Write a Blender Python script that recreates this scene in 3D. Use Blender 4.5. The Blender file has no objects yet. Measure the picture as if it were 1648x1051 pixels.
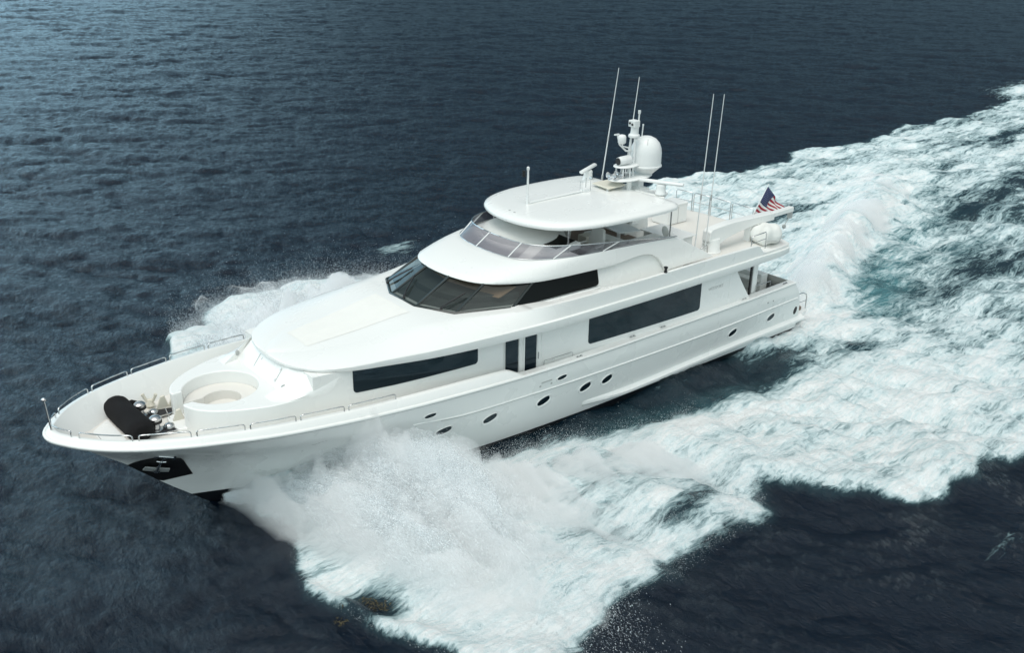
import bpy, bmesh, math, random
import numpy as np
from mathutils import Vector, Matrix

sc = bpy.context.scene
COL = sc.collection
R = math.radians
rng = np.random.default_rng(7)
random.seed(3)

# ------------------------------------------------------------------ camera
CAM = Vector((-6.029, -28.862, 19.005))
yaw, pit, rol = 0.69286, 0.401588, 0.015777
fw = Vector((math.sin(yaw) * math.cos(pit), math.cos(yaw) * math.cos(pit), -math.sin(pit)))
rt = Vector((math.cos(yaw), -math.sin(yaw), 0))
up = rt.cross(fw)
r2 = math.cos(rol) * rt + math.sin(rol) * up
u2 = -math.sin(rol) * rt + math.cos(rol) * up
cam = bpy.data.cameras.new('camera')
cam.sensor_width = 36
cam.lens = 0.97943 * 36
cam.clip_start = 0.5
cam.clip_end = 20000
co = bpy.data.objects.new('camera', cam)
COL.objects.link(co)
M = Matrix((r2, u2, -fw)).transposed().to_4x4()
M.translation = CAM
co.matrix_world = M
sc.camera = co

# ------------------------------------------------------------------ sky, sun, exposure
SUN_EL, SUN_AZ = 74, -20          # sun stands high ahead, behind thin cloud
world = bpy.data.worlds.new('World')
sc.world = world
world.use_nodes = True
nt = world.node_tree
nt.nodes.clear()
out = nt.nodes.new('ShaderNodeOutputWorld')
bg = nt.nodes.new('ShaderNodeBackground')
sky = nt.nodes.new('ShaderNodeTexSky')
sky.sky_type = 'NISHITA'
sky.sun_disc = False
sky.sun_elevation = R(SUN_EL)
sky.sun_rotation = R(-110)
sky.air_density = 1.0
sky.dust_density = 3.0
tcw = nt.nodes.new('ShaderNodeTexCoord')
cn = nt.nodes.new('ShaderNodeTexNoise')          # broken overcast
cn.inputs['Scale'].default_value = 2.2
cn.inputs['Detail'].default_value = 4
mpw = nt.nodes.new('ShaderNodeMapping')
mpw.inputs['Scale'].default_value = (1, 1, 2.2)
cr = nt.nodes.new('ShaderNodeValToRGB')
cr.color_ramp.elements[0].position = 0.3
cr.color_ramp.elements[0].color = (7.3, 7.6, 7.7, 1)
cr.color_ramp.elements[1].position = 0.7
cr.color_ramp.elements[1].color = (11.0, 11.1, 10.9, 1)
mixw = nt.nodes.new('ShaderNodeMixRGB')
mixw.inputs[0].default_value = 0.86
nt.links.new(tcw.outputs['Generated'], mpw.inputs['Vector'])
nt.links.new(mpw.outputs['Vector'], cn.inputs['Vector'])
nt.links.new(cn.outputs['Fac'], cr.inputs[0])
nt.links.new(sky.outputs[0], mixw.inputs[1])
nt.links.new(cr.outputs[0], mixw.inputs[2])
# an overcast sky is darkest and bluest at the horizon, brighter to the north where the cloud thins
sx = nt.nodes.new('ShaderNodeSeparateXYZ')
nt.links.new(tcw.outputs['Generated'], sx.inputs[0])
er = nt.nodes.new('ShaderNodeValToRGB')
er.color_ramp.elements[0].position = 0.0
er.color_ramp.elements[0].color = (0.36, 0.45, 0.48, 1)
er.color_ramp.elements[1].position = 0.85
er.color_ramp.elements[1].color = (1.06, 1.06, 1.03, 1)
e_ = er.color_ramp.elements.new(0.62)
e_.color = (0.54, 0.62, 0.65, 1)
e_ = er.color_ramp.elements.new(0.30)
e_.color = (0.44, 0.53, 0.56, 1)
nt.links.new(sx.outputs['Z'], er.inputs[0])
dt = nt.nodes.new('ShaderNodeVectorMath')
dt.operation = 'DOT_PRODUCT'
dt.inputs[1].default_value = Vector((-.30, .95, .02)).normalized()
nt.links.new(tcw.outputs['Generated'], dt.inputs[0])
lr = nt.nodes.new('ShaderNodeMapRange')
lr.interpolation_type = 'SMOOTHSTEP'
lr.inputs['From Min'].default_value = 0.62
lr.inputs['From Max'].default_value = 1.0
lr.inputs['To Min'].default_value = 1.0
lr.inputs['To Max'].default_value = 8.2
nt.links.new(dt.outputs['Value'], lr.inputs['Value'])
mm1 = nt.nodes.new('ShaderNodeMixRGB')
mm1.blend_type = 'MULTIPLY'
mm1.inputs[0].default_value = 1
nt.links.new(mixw.outputs[0], mm1.inputs[1])
nt.links.new(er.outputs[0], mm1.inputs[2])
mm2 = nt.nodes.new('ShaderNodeVectorMath')
mm2.operation = 'SCALE'
nt.links.new(mm1.outputs[0], mm2.inputs[0])
zl = nt.nodes.new('ShaderNodeMapRange')          # the bright gap lies low, near the horizon
zl.interpolation_type = 'SMOOTHSTEP'
zl.inputs['From Min'].default_value = 0.18
zl.inputs['From Max'].default_value = 0.62
zl.inputs['To Min'].default_value = 1.0
zl.inputs['To Max'].default_value = 0.0
nt.links.new(sx.outputs['Z'], zl.inputs['Value'])
l1 = nt.nodes.new('ShaderNodeMath')
l1.operation = 'SUBTRACT'
l1.inputs[1].default_value = 1.0
nt.links.new(lr.outputs[0], l1.inputs[0])
l2 = nt.nodes.new('ShaderNodeMath')
l2.operation = 'MULTIPLY_ADD'
l2.inputs[2].default_value = 1.0
nt.links.new(l1.outputs[0], l2.inputs[0])
nt.links.new(zl.outputs[0], l2.inputs[1])
nt.links.new(l2.outputs[0], mm2.inputs['Scale'])
# added sky gradient: dim astern to darken sea reflections, bright to light port side
dp = nt.nodes.new('ShaderNodeVectorMath')
dp.operation = 'DOT_PRODUCT'
dp.inputs[1].default_value = Vector((-.68, -.73, 0)).normalized()
nt.links.new(tcw.outputs['Generated'], dp.inputs[0])
dr = nt.nodes.new('ShaderNodeMapRange')
dr.inputs['From Min'].default_value = -1
dr.inputs['From Max'].default_value = 1
nt.links.new(dp.outputs['Value'], dr.inputs['Value'])
dc = nt.nodes.new('ShaderNodeValToRGB')
dc.color_ramp.interpolation = 'EASE'
dc.color_ramp.elements[0].position = 0.10
dc.color_ramp.elements[0].color = (0.32, 0.415, 0.485, 1)
dc.color_ramp.elements[1].position = 0.85
dc.color_ramp.elements[1].color = (2.25, 2.23, 2.17, 1)
e_ = dc.color_ramp.elements.new(0.5)
e_.color = (0.92, 0.91, 0.90, 1)
nt.links.new(dr.outputs[0], dc.inputs[0])
mm3 = nt.nodes.new('ShaderNodeVectorMath')
mm3.operation = 'MULTIPLY'
nt.links.new(mm2.outputs[0], mm3.inputs[0])
nt.links.new(dc.outputs[0], mm3.inputs[1])
nt.links.new(mm3.outputs[0], bg.inputs['Color'])
bg.inputs['Strength'].default_value = 0.1
nt.links.new(bg.outputs[0], out.inputs['Surface'])
sl = bpy.data.lights.new('sun', 'SUN')
sl.energy = 1.05
sl.angle = R(40)
sl.color = (1.0, 0.98, 0.95)
so = bpy.data.objects.new('sun', sl)
COL.objects.link(so)
sd = Vector((-math.cos(R(SUN_EL)) * math.cos(R(SUN_AZ)), math.cos(R(SUN_EL)) * math.sin(R(SUN_AZ)), math.sin(R(SUN_EL))))
so.rotation_euler = sd.to_track_quat('Z', 'Y').to_euler()
sc.view_settings.view_transform = 'Standard'
sc.view_settings.look = 'None'
sc.view_settings.exposure = 0.12
sc.view_settings.gamma = 1.0
sc.cycles.max_bounces = 12
sc.cycles.diffuse_bounces = 8
sc.cycles.transparent_max_bounces = 96


# ------------------------------------------------------------------ helpers
def pch(pts, k=1):
    """monotone cubic through (x, value) points"""
    a = np.array(pts, float)
    x, y = a[:, 0], a[:, k]
    h = np.diff(x)
    d = np.diff(y) / h
    m = np.zeros(len(x))
    for i in range(1, len(x) - 1):
        if d[i - 1] * d[i] > 0:
            w1, w2 = 2 * h[i] + h[i - 1], h[i] + 2 * h[i - 1]
            m[i] = (w1 + w2) / (w1 / d[i - 1] + w2 / d[i])
    m[0], m[-1] = d[0], d[-1]

    def f(q):
        q = np.clip(np.asarray(q, float), x[0], x[-1])
        i = np.clip(np.searchsorted(x, q) - 1, 0, len(h) - 1)
        t = (q - x[i]) / h[i]
        return ((2 * t**3 - 3 * t**2 + 1) * y[i] + (t**3 - 2 * t**2 + t) * h[i] * m[i]
                + (-2 * t**3 + 3 * t**2) * y[i + 1] + (t**3 - t**2) * h[i] * m[i + 1])
    return f


def curve(pts, n):
    """smooth polyline (Catmull-Rom, chord parameter) resampled to n points"""
    p = np.array(pts, float)
    t = np.concatenate([[0], np.cumsum(np.sqrt(np.linalg.norm(np.diff(p, axis=0), axis=1)))])
    s = np.concatenate([[0], np.cumsum(np.linalg.norm(np.diff(p, axis=0), axis=1))])
    fs = [pch(np.stack([t, p[:, k]], 1)) if False else cat(t, p[:, k]) for k in range(p.shape[1])]
    q = np.interp(np.linspace(0, s[-1], n), s, t)
    return np.stack([f(q) for f in fs], 1)


def cat(x, y):
    m = np.gradient(y, x)
    h = np.diff(x)

    def f(q):
        i = np.clip(np.searchsorted(x, q) - 1, 0, len(h) - 1)
        t = (q - x[i]) / h[i]
        return ((2 * t**3 - 3 * t**2 + 1) * y[i] + (t**3 - 2 * t**2 + t) * h[i] * m[i]
                + (-2 * t**3 + 3 * t**2) * y[i + 1] + (t**3 - t**2) * h[i] * m[i + 1])
    return f


class MB:
    def __init__(self):
        self.v, self.f, self.m = [], [], []
        self.mi = 0

    def face(self, idx):
        self.f.append(tuple(idx))
        self.m.append(self.mi)

    def add(self, vs):
        n = len(self.v)
        self.v += [tuple(map(float, q)) for q in vs]
        return n

    def poly(self, pts):
        n = self.add(pts)
        self.face(range(n, n + len(pts)))

    def grid(self, rows, close_u=False, close_v=False, flip=False):
        nr, nc = len(rows), len(rows[0])
        n = self.add([q for r in rows for q in r])
        for i in range(nr if close_u else nr - 1):
            for j in range(nc if close_v else nc - 1):
                a, b = n + i * nc + j, n + i * nc + (j + 1) % nc
                c, d = n + ((i + 1) % nr) * nc + (j + 1) % nc, n + ((i + 1) % nr) * nc + j
                self.face((a, d, c, b) if flip else (a, b, c, d))
        return self

    def prism(self, poly, z0, z1):
        """poly: list of (x, y); z0/z1 numbers or functions of (x, y)"""
        n = len(poly)
        g0 = z0 if callable(z0) else (lambda x, y: z0)
        g1 = z1 if callable(z1) else (lambda x, y: z1)
        a = self.add([(x, y, g0(x, y)) for x, y in poly])
        b = self.add([(x, y, g1(x, y)) for x, y in poly])
        self.face(range(a + n - 1, a - 1, -1))
        self.face(range(b, b + n))
        for i in range(n):
            j = (i + 1) % n
            self.face((a + i, a + j, b + j, b + i))
        return self

    def slab(self, poly3, off):
        """closed solid: polygon of 3-D points and the same polygon shifted by off"""
        n = len(poly3)
        o = np.array(off, float)
        a = self.add(poly3)
        b = self.add([np.array(q) + o for q in poly3])
        self.face(range(a, a + n))
        self.face(range(b + n - 1, b - 1, -1))
        for i in range(n):
            j = (i + 1) % n
            self.face((a + j, a + i, b + i, b + j))
        return self

    def box(self, c, s, rz=0.0, ry=0.0):
        m = Matrix.Translation(c) @ Matrix.Rotation(rz, 4, 'Z') @ Matrix.Rotation(ry, 4, 'Y')
        h = [k / 2 for k in s]
        q = [m @ Vector((x * h[0], y * h[1], z * h[2])) for z in (-1, 1) for x, y in ((-1, -1), (1, -1), (1, 1), (-1, 1))]
        n = self.add(q)
        for f in ((3, 2, 1, 0), (4, 5, 6, 7), (0, 1, 5, 4), (1, 2, 6, 5), (2, 3, 7, 6), (3, 0, 4, 7)):
            self.face([n + k for k in f])
        return self

    def tube(self, pts, r, n=8, closed=False, caps=True):
        P = [Vector(p) for p in pts]
        rr = r if isinstance(r, (list, tuple, np.ndarray)) else [r] * len(P)
        rows = []
        prev = None
        for i, p in enumerate(P):
            a = P[(i - 1) % len(P)] if (closed or i > 0) else p
            b = P[(i + 1) % len(P)] if (closed or i < len(P) - 1) else p
            t = (b - a).normalized()
            if prev is None:
                nx = t.orthogonal().normalized()
            else:
                nx = (prev - t * prev.dot(t)).normalized()
            prev = nx
            by = t.cross(nx)
            rows.append([p + rr[i] * (math.cos(2 * math.pi * k / n) * nx + math.sin(2 * math.pi * k / n) * by) for k in range(n)])
        st = len(self.v)
        self.grid(rows, close_u=closed, close_v=True)
        if caps and not closed:
            self.face([st + k for k in range(n - 1, -1, -1)])
            self.face([st + (len(P) - 1) * n + k for k in range(n)])
        return self

    def lathe(self, prof, c=(0, 0, 0), axis=(0, 0, 1), n=24, squash=(1, 1)):
        q = Vector(axis).normalized().to_track_quat('Z', 'Y').to_matrix()
        C = Vector(c)
        rows = []
        for r, z in prof:
            rows.append([C + q @ Vector((max(r, 1e-4) * math.cos(2 * math.pi * k / n) * squash[0],
                                         max(r, 1e-4) * math.sin(2 * math.pi * k / n) * squash[1], z)) for k in range(n)])
        st = len(self.v)
        self.grid(rows, close_v=True)
        self.face([st + k for k in range(n - 1, -1, -1)])
        self.face([st + (len(prof) - 1) * n + k for k in range(n)])
        return self

    def build(self, name, mats, parent=None, bevel=None, smooth=40, seg=2, tri=False):
        me = bpy.data.meshes.new(name)
        me.from_pydata(self.v, [], self.f)
        if not isinstance(mats, (list, tuple)):
            mats = [mats]
        for mm in mats:
            me.materials.append(mm)
        if len(mats) > 1:
            me.polygons.foreach_set('material_index', self.m)
        bm = bmesh.new()
        bm.from_mesh(me)
        bmesh.ops.remove_doubles(bm, verts=bm.verts, dist=1e-5)
        bmesh.ops.dissolve_degenerate(bm, edges=bm.edges, dist=1e-6)
        big = [f for f in bm.faces if len(f.verts) > 4]
        if big:
            if not bevel or tri:
                bmesh.ops.triangulate(bm, faces=big)
        bmesh.ops.recalc_face_normals(bm, faces=bm.faces)
        bm.to_mesh(me)
        bm.free()
        if smooth is not None:
            me.polygons.foreach_set('use_smooth', [True] * len(me.polygons))
            me.set_sharp_from_angle(angle=R(smooth))
        me.update()
        o = bpy.data.objects.new(name, me)
        COL.objects.link(o)
        if bevel:
            b = o.modifiers.new('bevel', 'BEVEL')
            b.width = bevel
            b.segments = seg
            b.limit_method = 'ANGLE'
            b.angle_limit = R(38)
            b.harden_normals = True
        if parent is not None:
            setparent(o, parent)
        return o


PLOC = {}


def setparent(o, p):
    o.parent = p
    o.matrix_parent_inverse = Matrix.Translation(-Vector(PLOC.get(p.name, (0, 0, 0))))


def thing(name, label, cat, loc, group=None):
    e = bpy.data.objects.new(name, None)
    COL.objects.link(e)
    e.location = loc
    e.empty_display_size = 0.3
    PLOC[e.name] = tuple(loc)
    e['label'] = label
    e['category'] = cat
    if group:
        e['group'] = group
    return e


def circ(cx, cy, r, a0, a1, n):
    return [(cx + r * math.cos(a0 + (a1 - a0) * k / (n - 1)), cy + r * math.sin(a0 + (a1 - a0) * k / (n - 1))) for k in range(n)]


def rrect(w, h, r, n=5):
    o = []
    for cx, cy, a in ((w / 2 - r, h / 2 - r, 0), (-w / 2 + r, h / 2 - r, 90), (-w / 2 + r, -h / 2 + r, 180), (w / 2 - r, -h / 2 + r, 270)):
        o += circ(cx, cy, r, R(a), R(a + 90), n)
    return o


def quadpanel(mb, q, thick, r=0.08, n=5):
    """rounded panel filling a (nearly flat) quad q = 4 points, ccw seen from outside; corner radius r in metres"""
    q = [Vector(p) for p in q]
    w = ((q[1] - q[0]).length + (q[2] - q[3]).length) / 2
    h = ((q[3] - q[0]).length + (q[2] - q[1]).length) / 2
    nrm = (q[1] - q[0]).cross(q[3] - q[0]).normalized()
    pts = []
    for x, y in rrect(1.0 * w, 1.0 * h, r, n):
        a, b = x / w + .5, y / h + .5
        pts.append((q[0] * (1 - a) + q[1] * a) * (1 - b) + (q[3] * (1 - a) + q[2] * a) * b)
    mb.slab([p + nrm * thick for p in pts], -nrm * (thick + 0.02))
    return nrm


# ------------------------------------------------------------------ materials
def mat(name, col, rough=0.5, metal=0.0, coat=0.0, spec=None, var=0.0, vscale=3.0, bump=0.0, bscale=40.0, rvar=0.0):
    m = bpy.data.materials.new(name)
    m.use_nodes = True
    t = m.node_tree
    b = t.nodes['Principled BSDF']
    b.inputs['Base Color'].default_value = (*col, 1)
    b.inputs['Roughness'].default_value = rough
    b.inputs['Metallic'].default_value = metal
    b.inputs['Coat Weight'].default_value = coat
    if spec is not None:
        b.inputs['Specular IOR Level'].default_value = spec
    tc = t.nodes.new('ShaderNodeTexCoord')
    if var or rvar:
        n = t.nodes.new('ShaderNodeTexNoise')
        n.inputs['Scale'].default_value = vscale
        n.inputs['Detail'].default_value = 5
        t.links.new(tc.outputs['Object'], n.inputs['Vector'])
        if var:
            mx = t.nodes.new('ShaderNodeMixRGB')
            mx.inputs[1].default_value = (*[c * (1 - var) for c in col], 1)
            mx.inputs[2].default_value = (*[min(1, c * (1 + var * .6)) for c in col], 1)
            t.links.new(n.outputs['Fac'], mx.inputs[0])
            t.links.new(mx.outputs[0], b.inputs['Base Color'])
        if rvar:
            mr = t.nodes.new('ShaderNodeMapRange')
            mr.inputs['To Min'].default_value = max(0.02, rough - rvar)
            mr.inputs['To Max'].default_value = rough + rvar
            t.links.new(n.outputs['Fac'], mr.inputs['Value'])
            t.links.new(mr.outputs[0], b.inputs['Roughness'])
    if bump:
        n2 = t.nodes.new('ShaderNodeTexNoise')
        n2.inputs['Scale'].default_value = bscale
        n2.inputs['Detail'].default_value = 3
        t.links.new(tc.outputs['Object'], n2.inputs['Vector'])
        bp = t.nodes.new('ShaderNodeBump')
        bp.inputs['Strength'].default_value = bump
        bp.inputs['Distance'].default_value = 0.01
        t.links.new(n2.outputs['Fac'], bp.inputs['Height'])
        t.links.new(bp.outputs[0], b.inputs['Normal'])
    return m


GEL = mat('gelcoat', (0.80, 0.805, 0.785), 0.28, coat=0.25, var=0.012, vscale=0.6, rvar=0.04)
NONSKID = mat('nonskid', (0.70, 0.68, 0.64), 0.65, var=0.05, vscale=1.5, bump=0.3, bscale=120)
CUSH = mat('cushion', (0.70, 0.70, 0.67), 0.8, var=0.06, bump=0.15, bscale=20)
CANV = mat('white_canvas', (0.72, 0.73, 0.70), 0.85, var=0.10, vscale=5, bump=0.9, bscale=6)
STEEL = mat('stainless', (0.62, 0.63, 0.63), 0.22, metal=1.0, var=0.1, vscale=9)
CHROME = mat('chrome', (0.52, 0.53, 0.54), 0.25, metal=1.0)
DGLASS = mat('dark_glass', (0.006, 0.012, 0.017), 0.05, spec=0.42, var=0.3, vscale=0.7)
DGLASS.node_tree.nodes['Principled BSDF'].inputs['Specular Tint'].default_value = (0.55, 0.78, 0.92, 1)
BLACKG = mat('black_glass', (0.004, 0.005, 0.005), 0.22, spec=0.22)
BLACK = mat('black_paint', (0.008, 0.008, 0.009), 0.45, var=0.3)
BLKCLOTH = mat('black_canvas', (0.010, 0.010, 0.011), 0.9, var=0.3, bump=0.6, bscale=14, spec=0.2)
RUBBER = mat('dark_rubber', (0.02, 0.02, 0.022), 0.6)
FRAMEB = mat('window_frame_black', (0.012, 0.02, 0.02), 0.3)
TAN = mat('tan_leather', (0.62, 0.40, 0.27), 0.6, var=0.1)
DARKIN = mat('interior_grey', (0.10, 0.12, 0.12), 0.7, var=0.1)
TEAK = mat('teak', (0.16, 0.12, 0.09), 0.7, var=0.25, vscale=8)
GREYM = mat('grey_paint', (0.42, 0.43, 0.42), 0.45, var=0.1)
ALU = mat('white_mast_paint', (0.76, 0.77, 0.76), 0.35, var=0.04)
CREAM = mat('cream_plastic', (0.66, 0.63, 0.54), 0.5, var=0.05)
WHIP = mat('antenna_white', (0.72, 0.73, 0.72), 0.4)


def glassmat(name, tint, refl, dark, mixd=.1):
    m = bpy.data.materials.new(name)
    m.use_nodes = True
    t = m.node_tree
    t.nodes.clear()
    o = t.nodes.new('ShaderNodeOutputMaterial')
    tr = t.nodes.new('ShaderNodeBsdfTransparent')
    tr.inputs[0].default_value = (*tint, 1)
    gl = t.nodes.new('ShaderNodeBsdfGlossy')
    gl.inputs['Roughness'].default_value = 0.03
    gl.inputs['Color'].default_value = (0.9, 0.95, 0.95, 1)
    df = t.nodes.new('ShaderNodeBsdfDiffuse')
    df.inputs['Color'].default_value = (*dark, 1)
    lw = t.nodes.new('ShaderNodeLayerWeight')      # two-sided Schlick reflectance
    lw.inputs['Blend'].default_value = 0.5
    pw = t.nodes.new('ShaderNodeMath')
    pw.operation = 'POWER'
    pw.inputs[1].default_value = 4.0
    t.links.new(lw.outputs['Facing'], pw.inputs[0])
    fr = t.nodes.new('ShaderNodeMapRange')
    fr.inputs['To Min'].default_value = refl
    fr.inputs['To Max'].default_value = 0.9
    t.links.new(pw.outputs[0], fr.inputs['Value'])
    m1 = t.nodes.new('ShaderNodeMixShader')
    m1.inputs[0].default_value = mixd
    m2 = t.nodes.new('ShaderNodeMixShader')
    t.links.new(tr.outputs[0], m1.inputs[1])
    t.links.new(df.outputs[0], m1.inputs[2])
    t.links.new(fr.outputs[0], m2.inputs[0])
    t.links.new(m1.outputs[0], m2.inputs[1])
    t.links.new(gl.outputs[0], m2.inputs[2])
    t.links.new(m2.outputs[0], o.inputs['Surface'])
    return m


WSGLASS = glassmat('windshield_glass', (0.52, 0.55, 0.54), .04, (0.05, 0.06, 0.06))
FLYGLASS = glassmat('smoked_acrylic', (0.54, 0.53, 0.57), .05, (0.26, 0.24, 0.27), .25)


def hullmat():
    m = GEL.copy()
    m.name = 'hull_paint'
    t = m.node_tree
    b = t.nodes['Principled BSDF']
    src = b.inputs['Base Color'].links[0].from_socket
    tc = t.nodes.new('ShaderNodeTexCoord')
    sp = t.nodes.new('ShaderNodeSeparateXYZ')
    t.links.new(tc.outputs['Object'], sp.inputs[0])
    # boot stripe and bottom paint rise towards the stem: limit = 0.34 + ramp(x)
    mr = t.nodes.new('ShaderNodeMapRange')
    mr.inputs['From Min'].default_value = 14
    mr.inputs['From Max'].default_value = 3
    mr.inputs['To Min'].default_value = 0.42
    mr.inputs['To Max'].default_value = 0.56
    t.links.new(sp.outputs['X'], mr.inputs['Value'])
    lt = t.nodes.new('ShaderNodeMath')
    lt.operation = 'LESS_THAN'
    t.links.new(sp.outputs['Z'], lt.inputs[0])
    t.links.new(mr.outputs[0], lt.inputs[1])
    mx = t.nodes.new('ShaderNodeMixRGB')
    mx.inputs[2].default_value = (0.008, 0.009, 0.012, 1)
    t.links.new(lt.outputs[0], mx.inputs[0])
    t.links.new(src, mx.inputs[1])
    t.links.new(mx.outputs[0], b.inputs['Base Color'])
    return m


HULL = hullmat()

# ------------------------------------------------------------------ the yacht (x aft from the bow, -y port, z up)
yacht = thing('motor_yacht', 'large white motor yacht under way with dark windows, hardtop and radar mast', 'yacht', (16, 0, 0))

KP = [(0.0, 0.0), (0.02, .2), (.09, .42), (.26, .70), (.58, 1.14), (1.11, 1.67), (1.89, 2.20), (3.25, 2.80), (4.34, 3.14), (5.57, 3.47),
      (8, 3.82), (10.4, 3.97), (12.8, 4.0), (16, 3.96), (20, 3.93), (25, 3.93), (28, 3.9), (31.7, 3.8)]
zK = pch([(0, 4.12), (2, 4.0), (5, 3.8), (8, 3.6), (12, 3.33), (16, 3.1), (20, 3.0), (35, 3.0)])
NK = 190
kx = curve(KP, NK)
# denser towards the bow
s_ = np.concatenate([[0], np.cumsum(np.linalg.norm(np.diff(kx, axis=0), axis=1))])
uu = np.linspace(0, 1, NK) ** 1.35 * s_[-1]
K = np.stack([np.interp(uu, s_, kx[:, 0]), np.interp(uu, s_, kx[:, 1])], 1)
K[0] = (0, 0)
Kz = zK(K[:, 0])
yKf = pch([(a, b) for a, b in KP])
# hull half-breadths per level: (x start, x end, z(x), y(x))
LV = [
    (6.5, 32.3, pch([(6.5, -.9), (9, -1.4), (33, -1.4)]), pch([(6.5, 0), (10, .05), (33, .05)])),
    (5.2, 32.5, pch([(5.2, -.35), (8, -.45), (33, -.45)]), pch([(5.2, 0), (8, 1.35), (12, 2.6), (18, 3.1), (33, 3.15)])),
    (3.95, 32.6, pch([(3.95, .68), (6, .85), (9, .75), (14, .45), (20, .35), (33, .35)]),
     pch([(3.95, 0), (5, .45), (6, .92), (8, 1.85), (10, 2.6), (13, 3.2), (16, 3.4), (20, 3.5), (33, 3.45)])),
    (3.2, 32.55, pch([(3.2, 1.36), (8, 1.5), (14, 1.25), (33, 1.2)]),
     pch([(3.2, 0), (4, .36), (5, .82), (6, 1.33), (8, 2.25), (10, 2.95), (13, 3.47), (16, 3.62), (20, 3.66), (33, 3.6)])),
    (2.2, 32.3, pch([(2.2, 2.36), (6, 2.45), (10.8, 2.42), (13, 2.25), (18.5, 2.1), (25, 2.05), (33, 2.1)]),
     pch([(2.2, 0), (3, .52), (4, 1.08), (5, 1.64), (6, 2.18), (8, 2.98), (10.8, 3.62), (13, 3.8), (18, 3.82), (25, 3.83), (33, 3.72)])),
    (1.1, 32.0, pch([(1.1, 3.25), (8, 3.0), (13, 2.75), (20, 2.55), (33, 2.55)]),
     pch([(1.1, 0), (1.5, .55), (2.3, 1.2), (3.25, 1.82), (4.3, 2.4), (5.6, 2.9), (8, 3.5), (10.8, 3.82), (13, 3.9), (18, 3.9), (25, 3.9), (33, 3.8)])),
]
cols = []
for i in range(NK):
    f = K[i, 0] / 31.7
    c = []
    for xs, xe, zf, yf in LV:
        x = xs + (xe - xs) * f
        c.append((x, float(yf(x)), float(zf(x))))
    c.append((K[i, 0], K[i, 1], Kz[i]))
    c = np.array(c)
    t = np.arange(len(c), dtype=float)
    q = np.linspace(0, len(c) - 1, 6 * 5 + 1)
    cc = np.stack([pch(np.stack([t, c[:, k]], 1))(q) for k in range(3)], 1)
    cc[:, 1] = np.maximum(cc[:, 1], 0)
    cols.append(cc)
cols = np.array(cols)                     # NK x 31 x 3, half +y
HP = cols[:, 5:].reshape(-1, 3)


def hully(x, z):
    """half-breadth of the hull skin at (x, z); negative forward of the stem"""
    xs_, ys_ = [], []
    for cc in cols:
        seg = cc[5:]
        zz_ = seg[:, 2]
        xs_.append(np.interp(z, zz_, seg[:, 0]))
        ys_.append(np.interp(z, zz_, seg[:, 1]))
    xs_ = np.array(xs_)
    if x < xs_[0]:
        return x - xs_[0]
    return float(np.interp(x, xs_, ys_))


def hull_at(x, z, side=-1):
    """point and outward normal of the hull skin at (x, z)"""
    e = .06
    y = hully(x, z)
    n = Vector((-(hully(x + e, z) - hully(x - e, z)) / (2 * e), 1, -(hully(x, z + e) - hully(x, z - e)) / (2 * e))).normalized()
    return Vector((x, side * max(y, 0), z)), Vector((n.x, side * n.y, n.z))


mb = MB()
full = [np.concatenate([cc * np.array([1, -1, 1]), cc[::-1][0:]]) for cc in cols]
full = []
for cc in cols:
    port = cc * np.array([1, -1, 1])
    full.append(np.concatenate([port[::-1], cc[1:]]))    # K port ... keel ... K starboard
mb.grid(full)
mb.poly(full[-1])
hull = mb.build('hull', HULL, yacht, smooth=50)


# rub rails ---------------------------------------------------------------
def strip(pts3, r, name, m, ny=0.0, parent=None):
    b = MB()
    b.tube(pts3, r, 8)
    return b.build(name, m, parent or yacht, smooth=60)


Kport = [(x, -y, z) for (x, y), z in zip(K, Kz)]
Kstar = [(x, y, z) for (x, y), z in zip(K, Kz)]
strip(Kport[::-1] + Kstar[1:], 0.062, 'rub_rail', GEL)
strip([(p[0], p[1] * .999, p[2] - .062) for p in Kport[::-1] + Kstar[1:]], 0.022, 'rail_underline', GREYM)  # thin grey line just below the rub rail
for sgn in (-1, 1):
    p = []
    for x in np.linspace(10.6, 32.1, 60):
        z = float(pch([(10.6, 2.56), (13, 2.33), (15, 2.24), (18.4, 2.12), (25, 2.05), (32, 2.14)])(x))
        q, n = hull_at(x, z, sgn)
        p.append(q + n * 0.005)
    b = MB()
    b.tube(p, [0.02 + 0.02 * min(1, i / 6) for i in range(len(p))], 8)
    b.build('hull_strake', GEL, yacht, smooth=60)
    b = MB()
    b.tube([v - Vector((0, 0, .045)) for v in p[3:]], .013, 6)
    b.build('strake_underline', GREYM, yacht, smooth=60)  # thin grey line along the underside of the strake
    # chine spray rail running into the swim platform
    rows = []
    for x in np.linspace(18.6, 32.9, 50):
        k = min(1, (x - 18.6) / 2.2)
        z = float(pch([(18.6, .84), (21, .72), (25.6, .84), (33, .95)])(x))
        q, n = hull_at(min(x, 32.2), z, sgn)
        w = 0.17 * k + 0.01
        y0 = abs(q.y)
        rows.append([(x, sgn * (y0 - .05), z + .14), (x, sgn * (y0 + w * .4), z + .08), (x, sgn * (y0 + w), z - .0), (x, sgn * (y0 + w), z - .10), (x, sgn * (y0 - .05), z - .2)])
    MB().grid(rows, close_v=True).build('spray_rail', GEL, yacht, smooth=35)

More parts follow.
